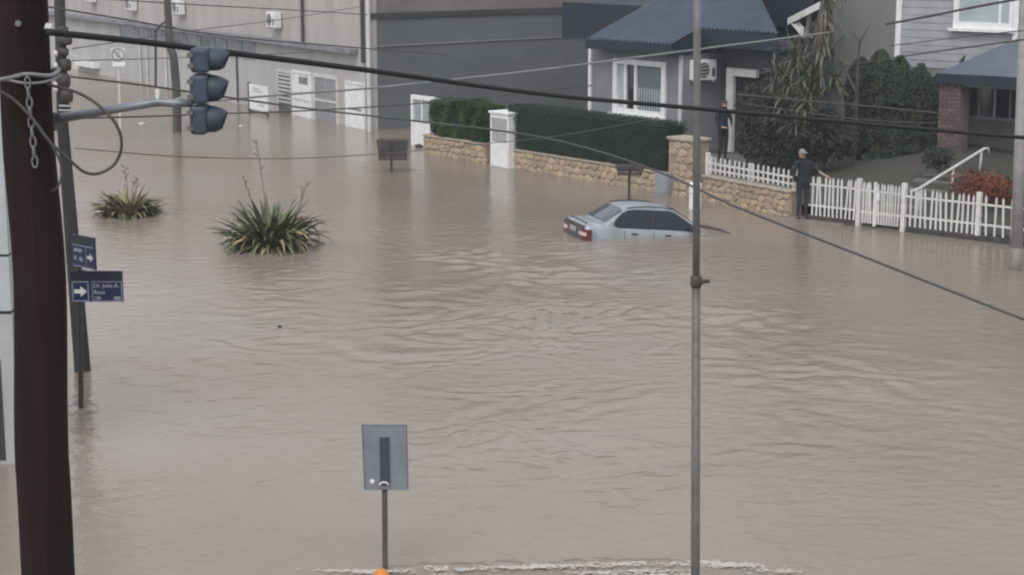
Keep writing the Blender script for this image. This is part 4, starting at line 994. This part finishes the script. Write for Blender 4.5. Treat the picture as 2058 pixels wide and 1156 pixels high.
def face(T, c, m_hair, cap=None):
    x, y, z = c
    MB().tube([(x, y - .075, z + .03), (x, y - .112, z - .015), (x, y - .09, z - .03)], [.008, .014, .008], 6).build('nose', M_SKINP, T, True)
    for s in (-1, 1):
        MB().tube([(x + s * .031 - .012, y - .092, z + .02), (x + s * .031, y - .096, z + .022), (x + s * .031 + .012, y - .092, z + .02)], [.003, .008, .003], 6).build('eye', M_HAIR, T)
        MB().tube([(x + s * .074, y - .005, z + .03), (x + s * .088, y, z + .005), (x + s * .074, y, z - .025)], [.008, .014, .007], 6).build('ear', M_SKINP, T, True)
    MB().tube([(x - .024, y - .088, z - .058), (x, y - .094, z - .06), (x + .024, y - .088, z - .058)], [.003, .006, .003], 6).build('mouth', M_RED, T)
    vs = []; fs = []; n = 14
    for i in range(6):
        f = i / 5 * R(92)
        for j in range(n):
            q = 6.2832 * j / n; rr = math.sin(f) if i else .02
            dz = -.05 if math.sin(q) > .2 and i == 5 else 0
            vs.append((x + .088 * rr * math.cos(q), y + .105 * rr * math.sin(q) + .006, z + .025 + .092 * math.cos(f) + dz))
    for i in range(5):
        for j in range(n): fs.append((i * n + j, i * n + (j + 1) % n, (i + 1) * n + (j + 1) % n, (i + 1) * n + j))
    fs.append(tuple(range(n)))
    h = MB().add(vs, fs).build('cap' if cap else 'hair', cap or m_hair, T, True)
    if cap: MB().hexa([(x - .07, y - .19, z + .028), (x + .07, y - .19, z + .028), (x + .075, y - .08, z + .04), (x - .075, y - .08, z + .04), (x - .07, y - .19, z + .036), (x + .07, y - .19, z + .036), (x + .075, y - .08, z + .052), (x - .075, y - .08, z + .052)]).build('brim', cap, h)
def people():
    # at the fence: one arm out to the pickets
    J, E = skel(((-.24, .02, 1.14), (-.25, -.05, .93), (-.25, -.07, .86), (0, -.2, -1)), ((.35, -.03, 1.19), (.53, -.07, 1.08), (.60, -.08, 1.05), (1, 0, -.5)), head=(-.05, -.015), legs=.095)
    def col(c):
        if c.z > 1.515: return M_SKINP
        if c.z > .92 and c.x > .38: return M_SKINP
        if c.x < -.2 and c.z < .93: return M_SKINP
        if c.x > .2 and c.z > 1.0: return M_JACK
        if c.z > 1.0: return M_JACK
        if c.z > .62: return M_NAVY
        if c.z > .12: return M_TROU
        return M_SHOE
    def ex(T):
        face(T, (-.05, -.015, 1.63), M_HAIR, M_CAPG)
        q = MB(); n = 16
        rows = [(1.06, .195, .15), (1.0, .2, .155), (.92, .205, .16)]
        vs = [(rx * math.cos(6.2832 * j / n), ry * math.sin(6.2832 * j / n), z) for z, rx, ry in rows for j in range(n)]
        q.add(vs, [(i * n + j, i * n + (j + 1) % n, (i + 1) * n + (j + 1) % n, (i + 1) * n + j) for i in range(2) for j in range(n)]).build('jacket_hem', M_JACK, T, True)
    p = FC.p(FC.hit(1616, 440)[0], -.1, .035)
    person('person in a dark jacket and pale cap with one hand on the picket fence', p, R(12), J, E, col, ex)
    # by the porch, dark hooded top
    J, E = skel(((-.25, -.02, 1.13), (-.16, -.2, .98), (-.10, -.26, .97), (1, -.4, 0)), ((.25, -.02, 1.13), (.16, -.2, 1.0), (.10, -.26, 1.0), (-1, -.4, 0)), head=(.01, -.02))
    def col2(c):
        if c.z > 1.525: return M_SKINP
        if c.y < -.2 and c.z > .85: return M_SKINP
        if c.z > .95: return M_NAVY
        if c.z > .1: return M_TROU
        return M_SHOE
    def ex2(T):
        face(T, (.01, -.02, 1.63), M_HAIR)
        MB().tube([(-.1, .02, 1.5), (-.08, .11, 1.47), (0, .14, 1.46), (.08, .11, 1.47), (.1, .02, 1.5)], [.03, .045, .05, .045, .03], 8).build('hood', M_NAVY, T, True)
    kk = 2.9; t, z = FA.hit(1452, 323, kk)
    person('dark-clothed person standing by the porch behind the white pickets', FA.p(t, kk, z), R(25), J, E, col2, ex2)
    return FA.p(t, kk, z)
pp = people()
struct(MB().box(pp.x - .8, pp.x + .8, pp.y - .5, pp.y + 1.6, -.2, pp.z).build('porch_step', M_CONCD))

# ------------------------------------------------------------------ poles
def wood_pole():
    Yp = 9.2
    top = D(46, 30, Yp); mid = D(80, 560, Yp); bot = D(97, 1156, Yp); dv = (top - bot).normalized()
    s = FOC / Yp * .98
    T = thing('wooden_pole', 'thick dark tarred wooden utility pole in the left foreground', 'utility pole', bot + dv * (-bot.z / dv.z))
    ext = bot - dv * (bot.z / dv.z + 1.0); hi = top + dv * 2.0
    pts = [ext, bot, bot.lerp(top, .25) + Vector((-.004, 0, 0)), mid, bot.lerp(top, .78), top, hi]; rad = [.165, .141, .14, .135, .131, .127, .12]
    sh = MB().tube(catmull(pts, 5), list(np.interp(np.linspace(0, 6, 31), range(7), rad)), 20).build('shaft', M_WOOD, T, True)
    # strap, chain, bolt
    c = D(62, 150, Yp)
    ring = [c + Vector((.139 * math.cos(q), .139 * math.sin(q), .012 * math.sin(q * 3) + .015 * math.cos(q))) for q in [i * 6.2832 / 24 for i in range(25)]]
    MB().tube(ring, .012, 6).build('steel_strap', M_GALV, T, True)
    ring = [c + Vector((.143 * math.cos(q), .143 * math.sin(q), -.02 + .014 * math.sin(q * 2 + 1))) for q in [i * 6.2832 / 24 for i in range(25)]]
    MB().tube(ring, .008, 6).build('steel_strap', M_GALV, T, True)
    for i in range(9):
        z = c.z - .03 - i * .05; q = []
        ctr = Vector((c.x + .02 + .002 * i, c.y - .146, z))
        for j in range(13):
            a = 6.2832 * j / 12; off = Vector((math.cos(a) * .014, 0, math.sin(a) * .03)) if i % 2 == 0 else Vector((0, math.cos(a) * .014, math.sin(a) * .03)); q.append(ctr + off)
        MB().tube(q, .0055, 5, False).build('chain_link', M_GALV, T, True)
    b = D(38, 47, Yp - .13); MB().tube([b, b + Vector((0, -.02, 0))], .016, 8).build('bolt', M_GALV, T)
    b = D(97, 56, Yp - .02); MB().tube([b + Vector((-.03, 0, 0)), b + Vector((.02, 0, 0))], [.03, .02], 8).build('insulator', M_OFFW, T)
    return T
wood_pole()

def signal():
    Yp = 9.4; T = thing('traffic_light', 'blue-grey three-lamp traffic light on a short arm, seen from the side', 'traffic light', D(107, 240, Yp))
    a, b, c = D(70, 246, Yp), D(318, 205, Yp), D(388, 207, Yp)
    ar = MB().tube([a, b, D(350, 208, Yp), c], [.026, .022, .022, .02], 12).build('arm', mat('arm_steel', (0.20, 0.215, 0.245), .4, .1, 6, metal=.3), T, True)
    MB().tube([D(106, 262, Yp), D(106, 226, Yp)], .03, 10).build('clamp', M_GALVD, T)
    p = D(317, 207, Yp); q = D(317, 180, Yp); MB().tube([p, q], .0135, 12).build('white_sleeve', M_WHITE, ar)
    MB().tube([D(330, 212, Yp), D(362, 198, Yp), D(385, 215, Yp)], .011, 8).build('hook', M_GALV, ar, True)
    k = Yp / FOC
    rows = [(93, 146, 425, 400), (147, 208, 423, 398), (209, 270, 421, 396)]
    for y0, y1, xr, xm in rows:
        u, v = D(386, y0, Yp), D(xr, y1, Yp); ht = u.z - v.z; x0, x1 = u.x, v.x; ym = Yp
        h = MB().box(x0, x1, ym - .085, ym + .085, v.z + .004, u.z - .004).build('housing', M_TL, T, bevel=.018)
        MB().box(x0 - .004, x0 + .012, ym - .06, ym + .06, v.z + .02, u.z - .02).build('back_door', M_TLD, h)
        for zz in (v.z + .03, u.z - .05): MB().box(x0 - .012, x0 + .02, ym - .097, ym - .083, zz, zz + .022).build('hinge', M_GALVD, h)
        cz = (u.z + v.z) / 2; n = 16; rr = ht * .46; L = .096
        vs = []; 
        for th, rad in ((0, rr), (1, rr * .93)):
            for i, sx in enumerate((0, .35, .7, 1)):
                for j in range(n + 1):
                    a_ = R(-62) + R(304) * j / n
                    ll = L * sx * (.82 + .18 * math.sin(a_)); sq = 1 - .30 * sx ** 3
                    vs.append((x1 + .001 + ll, ym + rad * sq * math.cos(a_), cz + rad * sq * math.sin(a_) - ll * .10))
        m = n + 1; fs = []
        for th in (0, 1):
            for i in range(3):
                for j in range(n): q_ = th * 4 * m + i * m + j; fs.append((q_, q_ + 1, q_ + m + 1, q_ + m))
        for j in range(n): fs.append((3 * m + j, 3 * m + j + 1, 7 * m + j + 1, 7 * m + j))
        for i in range(3): fs.append((i * m, (i + 1) * m, (5 + i) * m - m + m, (4 + i) * m)); fs.append((i * m + n, (i + 1) * m + n, (5 + i) * m + n, (4 + i) * m + n))
        MB().add(vs, fs).build('hood', M_TLD, h, True)
        lens = [(x1 + .004 + .02 * (1 - s_ * s_), s_) for s_ in (1, .8, .5, .02)]
        MB().tube([(lx, ym, cz) for lx, s_ in lens], [rr * .9 * s_ for lx, s_ in lens], 16).build('lens', M_LENS, h, True)
signal()

def pole2():
    b = W(166, 745); Yp = b.y; t = D(126, 250, Yp); dv = (t - b).normalized()
    T = thing('dark_pole', 'dark utility pole rising behind the blue street signs', 'utility pole', b)
    s = HCAM / (745 + 134); top = D(119, -30, Yp)
    MB().tube([b - dv * 1.0, b, b.lerp(t, .5), t, top], [.135, .132, .115, .09, .085], 14).build('shaft', mat('dark_grey_pole', (0.034, 0.032, 0.032), .85, .25, 3, .4, 12, stretch=(3, 3, .3)), T, True)
    for i, (px, y0, y1, r_) in enumerate(((126, 52, 66, .09), (127, 72, 90, .12), (127, 96, 112, .09), (128, 118, 142, .10), (128, 148, 176, .11), (130, 180, 206, .11), (131, 208, 226, .09))):
        p, q = D(px + (i % 2) * 3, y1, Yp - .02), D(px + (i % 2) * 3, y0, Yp - .02)
        MB().tube([p, p.lerp(q, .2), p.lerp(q, .8), q], [r_ * .75, r_, r_, r_ * .7], 12).build('cable_box', M_RUST, T, True)
    for y0 in (108, 132, 150, 172, 180):
        p = D(112, y0, Yp - .15); MB().tube([p + Vector((0, 0, -.05)), p, p + Vector((0, 0, .05))], [.02, .035, .02], 8).build('insulator', M_OFFW, T, True)
    for y0 in (213, 222): MB().tube([D(118, y0, Yp - .13), D(142, y0 + 1, Yp - .13)], .02, 6).build('pole_band', M_GALV, T)
pole2()

def street_signs():
    b = W(163, 821); Yp = b.y
    T = thing('street_sign', 'thin dark post carrying two blue street-name blades with white arrows', 'street sign', b)
    MB().tube([b - Vector((0, 0, 1)), b, D(160, 560, Yp), D(158, 480, Yp)], .04, 10).build('post', M_DARKM, T, True)
    def blade(name, o, u, wd, h, mm, parent=T, th=.03, off=0):
        o = Vector(o); u = Vector(u).normalized(); nrm = u.cross(Vector((0, 0, 1))).normalized()
        if nrm.y > 0: nrm = -nrm
        return MB().prism([o, o + u * wd, o + u * wd - Vector((0, 0, h)), o - Vector((0, 0, h))], -nrm * th).build(name, mm, parent), u, nrm
    sm = lambda px: px / FOC * Yp
    # lower blade facing the camera
    o = D(142, 545, Yp - .06); wd = sm(105); h = sm(64)
    pl, u, nr = blade('lower_blade', o, (1, 0, -.0), wd, h, M_SIGB)
    Z = Vector((0, 0, 1))
    def rect(par, o, u, nr, x0, x1, y0, y1, m, name, lift=.004):
        q = Vector(o) + nr * lift
        return MB().prism([q + u * x0 - Z * y0, q + u * x1 - Z * y0, q + u * x1 - Z * y1, q + u * x0 - Z * y1], nr * .003).build(name, m, par)
    W_, Hh = wd, h
    rect(pl, o, u, nr, 0, W_, 0, Hh * .30, M_SIGK, 'header_band', .001)
    lw = mat('sign_line', (0.30, 0.32, 0.42), .5)
    def outline(x0, x1, y0, y1, t=.012):
        rect(pl, o, u, nr, x0, x1, y0, y0 + t, lw, 'border'); rect(pl, o, u, nr, x0, x1, y1 - t, y1, lw, 'border')
        rect(pl, o, u, nr, x0, x0 + t, y0 + t + .0005, y1 - t - .0005, lw, 'border'); rect(pl, o, u, nr, x1 - t, x1, y0 + t + .0005, y1 - t - .0005, lw, 'border')
    outline(0.01, W_ * .335, Hh * .33, Hh * .985, .016); outline(W_ * .40, W_ * .985, Hh * .33, Hh * .985, .012)
    def arrow(par, o, u, nr, x, y, L, m):
        q = Vector(o) + nr * .0045 + u * x - Z * y
        pts = [(0, .16), (.5, .16), (.5, .42), (1, 0), (.5, -.42), (.5, -.16), (0, -.16)]
        MB().prism([q + u * a * L + Z * c * L for a, c in pts], nr * .003).build('arrow', m, par)
    arrow(pl, o, u, nr, W_ * .05, Hh * .66, W_ * .25, M_WHITE)
    def text(par, s, o, u, nr, x, y, size, m):
        cu = bpy.data.curves.new('lettering', 'FONT'); cu.body = s; cu.size = size; cu.extrude = .0015
        ob = bpy.data.objects.new('lettering', cu); COL.objects.link(ob); dg = bpy.context.evaluated_depsgraph_get()
        me = bpy.data.meshes.new_from_object(ob.evaluated_get(dg)); bpy.data.objects.remove(ob)
        me.materials.clear(); me.materials.append(m)
        q = Vector(o) + nr * .0055 + u * x - Z * y; rot = Matrix((u, Z, nr)).transposed().to_4x4()
        me.transform(Matrix.Translation(q - ORG[par.name]) @ rot)
        b_ = bpy.data.objects.new('lettering', me); COL.objects.link(b_); b_.parent = par
    lt = mat('sign_lettering', (0.62, 0.63, 0.68), .5)
    text(pl, 'Dr. Julio A.', o, u, nr, W_ * .43, Hh * .53, .083, lt); text(pl, 'Roca', o, u, nr, W_ * .43, Hh * .74, .083, lt)
    text(pl, '100', o, u, nr, W_ * .43, Hh * .93, .07, lt); text(pl, '200', o, u, nr, W_ * .81, Hh * .93, .07, lt)
    # upper blade, turned away
    o2 = D(141, 472, Yp - .1); ang = R(-42); u2 = (math.cos(ang), math.sin(ang), 0)
    o2 = D(143, 470, Yp - .07)
    wd2 = sm(58) / math.cos(ang) * 1.0
    pl2, u2, nr2 = blade('upper_blade', o2, u2, wd2, sm(66), M_SIGB)
    h2 = sm(66)
    rect(pl2, o2, u2, nr2, 0, wd2, 0, h2 * .28, M_SIGK, 'header_band', .001)
    rect(pl2, o2, u2, nr2, .02, wd2 - .02, h2 * .30, h2 * .33, lw, 'border'); rect(pl2, o2, u2, nr2, .02, wd2 - .02, h2 * .95, h2 * .98, lw, 'border')
    rect(pl2, o2, u2, nr2, wd2 * .62, wd2 * .635, h2 * .335, h2 * .945, lw, 'border')
    rect(pl2, o2, u2, nr2, wd2 * .1, wd2 * .45, h2 * .42, h2 * .52, lw, 'worn_lettering'); rect(pl2, o2, u2, nr2, wd2 * .1, wd2 * .2, h2 * .66, h2 * .78, lw, 'worn_lettering'); rect(pl2, o2, u2, nr2, wd2 * .32, wd2 * .48, h2 * .68, h2 * .80, lw, 'worn_lettering')
    arrow(pl2, o2, u2, nr2, wd2 * .68, h2 * .64, wd2 * .26, M_WHITE)
    MB().tube([D(152, 548, Yp), D(172, 548, Yp)], .045, 8).build('bracket', M_DARKM, T)
street_signs()

def slim_pole():
    Yp = 17.0; b = D(1397, 1300, Yp)
    T = thing('slim_steel_pole', 'slim galvanised steel pole crossing the whole picture right of centre', 'pole', (b.x, Yp, 0))
    p = lambda y, x: D(x, y, Yp); z0 = Vector((p(1156, 1397.5).x, Yp, -1))
    MB().tube([z0, p(1156, 1397.5), p(566, 1399)], [.046, .045, .043], 14).build('lower_shaft', M_GALVD, T, True)
    MB().tube([p(566, 1399.2), p(60, 1401), p(-200, 1402)], [.036, .035, .033], 14).build('upper_shaft', M_GALV, T, True)
    MB().tube([p(578, 1399), p(572, 1399), p(558, 1399), p(553, 1399)], [.045, .056, .056, .04], 14).build('clamp', M_RUST, T, True)
    q = p(565, 1404); MB().tube([q, q + Vector((.05, -.02, 0)), q + Vector((.105, -.02, .004))], [.04, .022, .016], 8).build('clamp_stub', M_RUST, T, True)
slim_pole()

def right_pole():
    b = W(2040, 542); Yp = b.y; t = D(2058, 0, Yp)
    T = thing('concrete_pole', 'tapering pale concrete pole with a dark wet foot at the right edge', 'utility pole', b)
    m = D(2043, 498, Yp)
    MB().tube([b - Vector((0, 0, 1)), b, m], [.145, .14, .132], 16).build('wet_foot', M_CONCD, T, True)
    dv = (t - m)
    MB().tube([m, m + dv * .5, t, t + dv * .5], [.13, .105, .085, .07], 16).build('shaft', M_CONC, T, True)
right_pole()

def bent_pole():
    b = W(356, 266); Yp = b.y; p = lambda x, y: D(x, y, Yp)
    T = thing('bent_wooden_pole', 'crooked grey wooden pole in front of the pale building', 'utility pole', b)
    pts = catmull([b - Vector((0, 0, 1)), b, p(355, 190), p(349, 118), p(342, 90), p(337, 20), p(333, -60)], 5)
    MB().tube(pts, list(np.linspace(.17, .12, len(pts))), 10).build('shaft', mat('grey_old_wood', (0.075, 0.074, 0.070), .85, .25, 3, .5, 10, stretch=(3, 3, .3)), T, True)
    MB().tube([p(340, 38), p(326, 48), p(312, 62)], .045, 6).build('brace', MATS['grey_old_wood'], T)
    MB().tube([p(312, 60), p(313, 120), p(313, 176)], .05, 6).build('drop_conduit', MATS['dark_pipe'], T)
    for y in (55, 84): MB().tube([p(332, y), p(352, y + 1)], .05, 6).build('pole_step', MATS['grey_old_wood'], T)
bent_pole()

def no_parking():
    b = W(242, 262); Yp = b.y; z0 = D(237, 133, Yp).z; z1 = D(237, 96, Yp).z
    T = thing('no_parking_sign', 'small white square parking sign on a thin white post', 'road sign', b)
    MB().tube([b - Vector((0, 0, 1)), b, D(238, 96, Yp)], .05, 8).build('post', M_OFFW, T)
    c0, c1 = D(223, 96, Yp).x, D(252, 96, Yp).x; zm = D(237, 124, Yp).z
    pn = MB().box(c0, c1, Yp - .09, Yp - .06, zm + .03, z1).build('panel', M_OFFW, T)
    MB().box(c0 + .05, c1 - .02, Yp - .09, Yp - .06, z0, zm).build('lower_plate', M_WHITE, T)
    cx, cz = (c0 + c1) / 2, (zm + z1) / 2; rr = (c1 - c0) * .42
    ring = [(cx + rr * math.cos(q), Yp - .095, cz + rr * math.sin(q)) for q in [i * 6.2832 / 20 for i in range(21)]]
    MB().tube(ring, .025, 5, False).build('ring', mat('faded_sign_grey', (0.25, 0.25, 0.25), .8), pn)
    MB().tube([(cx - rr * .7, Yp - .1, cz + rr * .7), (cx + rr * .7, Yp - .1, cz - rr * .7)], .022, 5).build('slash', MATS['faded_sign_grey'], pn)
    q = MB().box(cx - .06, cx - .03, Yp - .097, Yp - .0905, cz - .1, cz + .1)
    for zz in (-.1, -.015, .07): q.box(cx - .0299, cx + .07, Yp - .097, Yp - .0905, cz + zz, cz + zz + .03)
    q.build('letter', MATS['faded_sign_grey'], pn)
no_parking()

def front_sign():
    b = W(774, 1150); Yp = b.y
    T = thing('road_sign_back', 'bare grey back of a rectangular road sign on a post in the foreground water', 'road sign', b)
    MB().tube([b - Vector((0, 0, 1)), b, D(773, 980, Yp), D(772, 880, Yp)], .031, 12).build('post', mat('sign_post', (0.085, 0.08, 0.076), .6, .15, 6), T, True)
    u, v = D(728, 854, Yp - .055), D(820, 984, Yp - .055); v2 = D(733, 984, Yp - .055); u2 = D(817, 854, Yp - .055)
    pl = MB().prism([u, u2, v, v2], (0, .006, 0)).build('plate', M_SIGN, T)
    r = .012
    MB().tube([u, u2, v, v2, u], r * .7, 6).build('edge', mat('sign_edge', (0.15, 0.165, 0.185), .5, .1, 4, metal=.3), pl)
    MB().box(D(764, 880, Yp).x, D(783, 880, Yp).x, Yp - .075, Yp - .058, D(773, 972, Yp).z, D(773, 876, Yp).z).build('rail', M_SIGND, pl)
    c = D(772, 976, Yp - .06); MB().tube([c + Vector((.05 * math.cos(q), -.02, .045 * math.sin(q))) for q in [R(10) + R(160) * i / 8 for i in range(9)]], .009, 6).build('u_bolt', M_WHITE, pl, True)
    c = D(748, 967, Yp - .06); MB().tube([c + Vector((0, -.001, 0)), c + Vector((0, -.008, 0))], .026, 12).build('sticker', M_WHITE, pl)
    # orange bollard top just in front of the post
    q = W(766, 1178); prof = [(-.9, .11), (-.02, .105), (.10, .10), (.15, .085), (.185, .055), (.2, .012)]
    o = thing('orange_bollard', 'rounded orange bollard top poking out of the water at the bottom edge', 'bollard', q)
    MB().tube([q + Vector((0, 0, z)) for z, r_ in prof], [r_ for z, r_ in prof], 16).build('post', M_ORANGE, o, True)
    MB().tube([q + Vector((0, 0, -.1)), q + Vector((0, 0, -.03))], .108, 16).build('band', M_WHITE, o, True)
front_sign()

def kiosk():
    b = W(40, 932); Yp = b.y
    T = thing('white_kiosk', 'white panelled kiosk corner just visible left of the thick wooden pole', 'kiosk', (b.x - 1, Yp + 1, 0))
    zs = [D(10, y, Yp).z for y in (932, 628, 514, 150)]; x1 = b.x; x0 = x1 - 3.2; pm = mat('kiosk_panel', (0.40, 0.42, 0.435), .5, .06, 2)
    MB().box(x0, x1 - .03, Yp + .03, Yp + .5, -1, zs[3]).build('core', M_DARKM, T)
    MB().box(x0, x1, Yp, Yp + .53, -1, zs[1] - .03).build('panel', mat('kiosk_lower', (0.36, 0.36, 0.375), .5, .06, 2), T)
    MB().box(x0, x1, Yp, Yp + .53, zs[1] + .02, zs[2] - .02).build('panel', pm, T); MB().box(x0, x1, Yp, Yp + .53, zs[2] + .02, zs[3]).build('panel', pm, T)
    xd = D(5, 800, Yp).x; MB().box(xd - .6, xd, Yp - .012, Yp - .002, .05, D(5, 722, Yp).z).build('vent_door', M_DARKM, T)
    MB().box(x0 - .1, x1 + .02, Yp - .12, Yp + .6, zs[3] + .002, zs[3] + .12).build('roof', M_OFFW, T)
kiosk()

# ------------------------------------------------------------------ overhead cables
def cable(label, pts, r, m, n=7):
    P = catmull([D(*p) for p in pts], 10); o = MB().tube(P, r, n).build('overhead_cable', m, None, True, origin=P[0])
    tag(o, label, 'cable', 'overhead cables'); return o
cable('thick black cable sagging across the whole picture from the wooden pole', [(92, 64, 9.1), (300, 86, 9.6), (500, 111, 10.2), (745, 142, 11.2), (1100, 190, 13), (1400, 218, 14.5), (1880, 262, 15.5), (2200, 288, 16)], .0175, M_CABLE, 8)
cable('pale service cable rising right across the blue roof to the yucca', [(300, 214, 40), (551, 192, 41), (748, 177, 42), (930, 158, 43), (1100, 139, 44), (1297, 113, 45), (1500, 87, 46), (1668, 65, 46.5)], .026, M_CABLEG)
cable('long cable dropping to the lower right across the open water', [(142, 154, 26), (300, 173, 27), (460, 196, 28), (625, 219, 28.5), (860, 246, 28), (1040, 268, 27), (1180, 298, 26), (1340, 352, 24.5), (1480, 416, 23), (1700, 502, 21.5), (1880, 573, 20.5), (2150, 678, 19.5)], .016, M_CABLED)
cable('thin cable running level in front of the white doors to the gate', [(140, 238, 27), (300, 234, 30), (460, 228, 34), (626, 222, 38), (865, 206, 44), (1190, 172, 50)], .016, M_CABLED)
cable('loose thin cable hanging low over the far water', [(150, 298, 27), (350, 314, 28), (560, 319, 30), (740, 311, 33), (860, 301, 36), (985, 288, 40), (1130, 272, 44), (1320, 238, 47)], .009, M_CABLEB)
cable('thin cable crossing the upper facade under the ledge', [(60, 8, 20), (234, 36, 24), (450, 72, 28), (720, 96, 33), (900, 110, 38)], .012, M_CABLED)
cable('thin dark cable high on the pale facade at the top edge', [(150, -6, 22), (400, 10, 28), (620, 22, 34), (740, 30, 40)], .009, M_CABLED)
cable('faint cable crossing the upper facade left of the grey wall', [(145, 98, 26), (400, 60, 34), (560, 40, 40), (735, 12, 48)], .008, M_CABLED)
cable('faint level cable crossing the facade behind the parking sign', [(145, 122, 26), (300, 118, 34), (480, 112, 42), (640, 104, 50)], .009, M_CABLED)
cable('dark cable climbing across the clapboards to the upper window', [(1780, 49, 40), (1880, 30, 38), (1960, 14, 36), (2100, -12, 33)], .026, M_CABLED)
cable('thin cable crossing the lower clapboards above the porch roof', [(1700, 132, 44), (1850, 108, 41), (1960, 93, 38), (2100, 74, 35)], .018, M_CABLED)
cable('thin cable crossing the middle of the clapboard wall', [(1790, 92, 44), (1920, 76, 40), (2100, 57, 35)], .012, M_CABLED)
cable('thin cable in front of the dark conifers, upper of two', [(1480, 190, 40), (1640, 204, 40), (1760, 215, 40), (1890, 228, 40)], .016, M_CABLEM)
cable('thin cable in front of the dark conifers, lower of two', [(1490, 208, 41), (1690, 236, 40), (1800, 245, 40), (1885, 248, 40)], .012, M_CABLEM)
def loops():
    Y = 9.0
    P = catmull([D(-30, 172, Y), D(20, 195, Y), D(62, 235, Y), D(100, 285, Y), D(140, 322, 9.05), D(170, 346, 9.1), D(200, 348, 9.15), D(230, 330, 9.2), D(244, 295, 9.2), D(236, 255, 9.2), D(205, 218, 9.2), D(168, 192, 9.2), D(130, 178, 9.2), D(92, 170, 9.16)], 8)
    o = MB().tube(P, .0085, 7).build('cable_loop', M_CABLED, None, True, origin=P[0]); tag(o, 'large loose loop of dark cable hanging beside the wooden pole', 'cable')
    P = catmull([D(100, 285, 9.0), D(118, 318, 9.0), D(124, 345, 9.0), D(117, 374, 9.0), D(104, 385, 9.05)], 8)
    o = MB().tube(P, .006, 6).build('cable_loop', M_CABLED, None, True, origin=P[0]); tag(o, 'small curl of thin cable against the wooden pole', 'cable')
    P = catmull([D(-30, 166, 8.9), D(10, 158, 8.95), D(45, 151, 9.02)], 6)
    o = MB().tube(P, .010, 7).build('guy_wire', M_GALV, None, True, origin=P[0]); tag(o, 'twisted steel guy wire tied to the wooden pole at the left edge', 'wire')
loops()

# ------------------------------------------------------------------ foam and litter
def foam():
    vs = []; fs = []
    line = [W(690, 1155), W(850, 1150), W(1050, 1143), W(1200, 1141), W(1330, 1135), W(1420, 1136), W(1500, 1145), W(1600, 1156)]
    L = catmull(line, 12); r = random.Random(3)
    def blob(p, s):
        n = 7; b = len(vs); q0 = r.uniform(0, 6.28); e = r.uniform(.25, .6)
        vs.append((p.x, p.y, p.z + s * .3))
        for j in range(n):
            q = q0 + 6.283 * j / n; rr = s * r.uniform(.6, 1.2); vs.append((p.x + math.cos(q) * rr * 2.8, p.y + math.sin(q) * rr * (e + .3), p.z - .004))
        for j in range(n): fs.append((b, b + 1 + j, b + 1 + (j + 1) % n))
    for c in range(110):
        u = r.random() ** .85; k = u * (len(L) - 1); a = L[int(k)].lerp(L[min(int(k) + 1, len(L) - 1)], k - int(k))
        off = r.gauss(0, .03) if r.random() < .6 else -r.uniform(.05, .45); wd = r.uniform(.05, .22)
        for i in range(int(r.uniform(8, 30))):
            blob(Vector((a.x + r.gauss(0, wd), a.y + off + r.gauss(0, .022), (.028 if off > -.1 else -.004) + r.uniform(0, .01))), r.uniform(.004, .016))
    o = MB().add(vs, fs).build('foam', M_FOAM); o['kind'] = 'stuff'; o['label'] = 'broken line of pale foam where water spills over the kerb'
foam()
def litter(px, py, s, m, label):
    p = W(px, py); r = random.Random(px); n = 8; vs = []
    for z, q in ((-.02, .7), (.02, 1), (.06, .75), (.085, .25)):
        vs += [(p.x + math.cos(6.283 * j / n) * s * q * r.uniform(.7, 1.2), p.y + math.sin(6.283 * j / n) * s * q * .8 * r.uniform(.7, 1.2), z * s / .12) for j in range(n)]
    fs = [(i * n + j, i * n + (j + 1) % n, (i + 1) * n + (j + 1) % n, (i + 1) * n + j) for i in range(3) for j in range(n)] + [tuple(range(3 * n, 4 * n))]
    o = MB().add(vs, fs).build('floating_litter', m, None, True, origin=p); tag(o, label, 'litter', 'floating litter')
litter(285, 251, .14, M_OFFW, 'white scrap floating below the crooked wooden pole')
litter(484, 254, .09, M_OFFW, 'white scrap floating below the white notice board')
litter(562, 658, .055, M_CARD, 'small dark scrap drifting in open water below the larger flax clump')
litter(842, 296, .16, M_CARD, 'dark bag floating at the foot of the white gate')

def branch():  # added dark stick that stands for the shadow along the far bonnet edge
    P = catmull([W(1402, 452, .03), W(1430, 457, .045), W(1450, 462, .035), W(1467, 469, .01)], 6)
    o = MB().tube(P, list(np.linspace(.045, .02, len(P))), 7).build('bonnet_shadow_stick', M_DRY, None, True, origin=P[0]); tag(o, 'thin dark stick added as the bonnet edge shadow at the nose of the sunken car', 'branch')
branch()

# ------------------------------------------------------------------ damp air
hz = MB().box(-110, 110, -25, 175, -2.0, 12.5).build('haze', None); hz['kind'] = 'stuff'; hz['label'] = 'thin damp haze hanging over the flooded street'
hm = bpy.data.materials.new('haze_air'); hm.use_nodes = True; hn = hm.node_tree; hn.nodes.clear()
ho = hn.nodes.new('ShaderNodeOutputMaterial'); hv = hn.nodes.new('ShaderNodeVolumePrincipled')
hv.inputs['Color'].default_value = (0.93, 0.95, 1.0, 1); hv.inputs['Density'].default_value = 0.0008; hv.inputs['Anisotropy'].default_value = 0.2
hn.links.new(hv.outputs[0], ho.inputs['Volume']); hz.data.materials.append(hm)
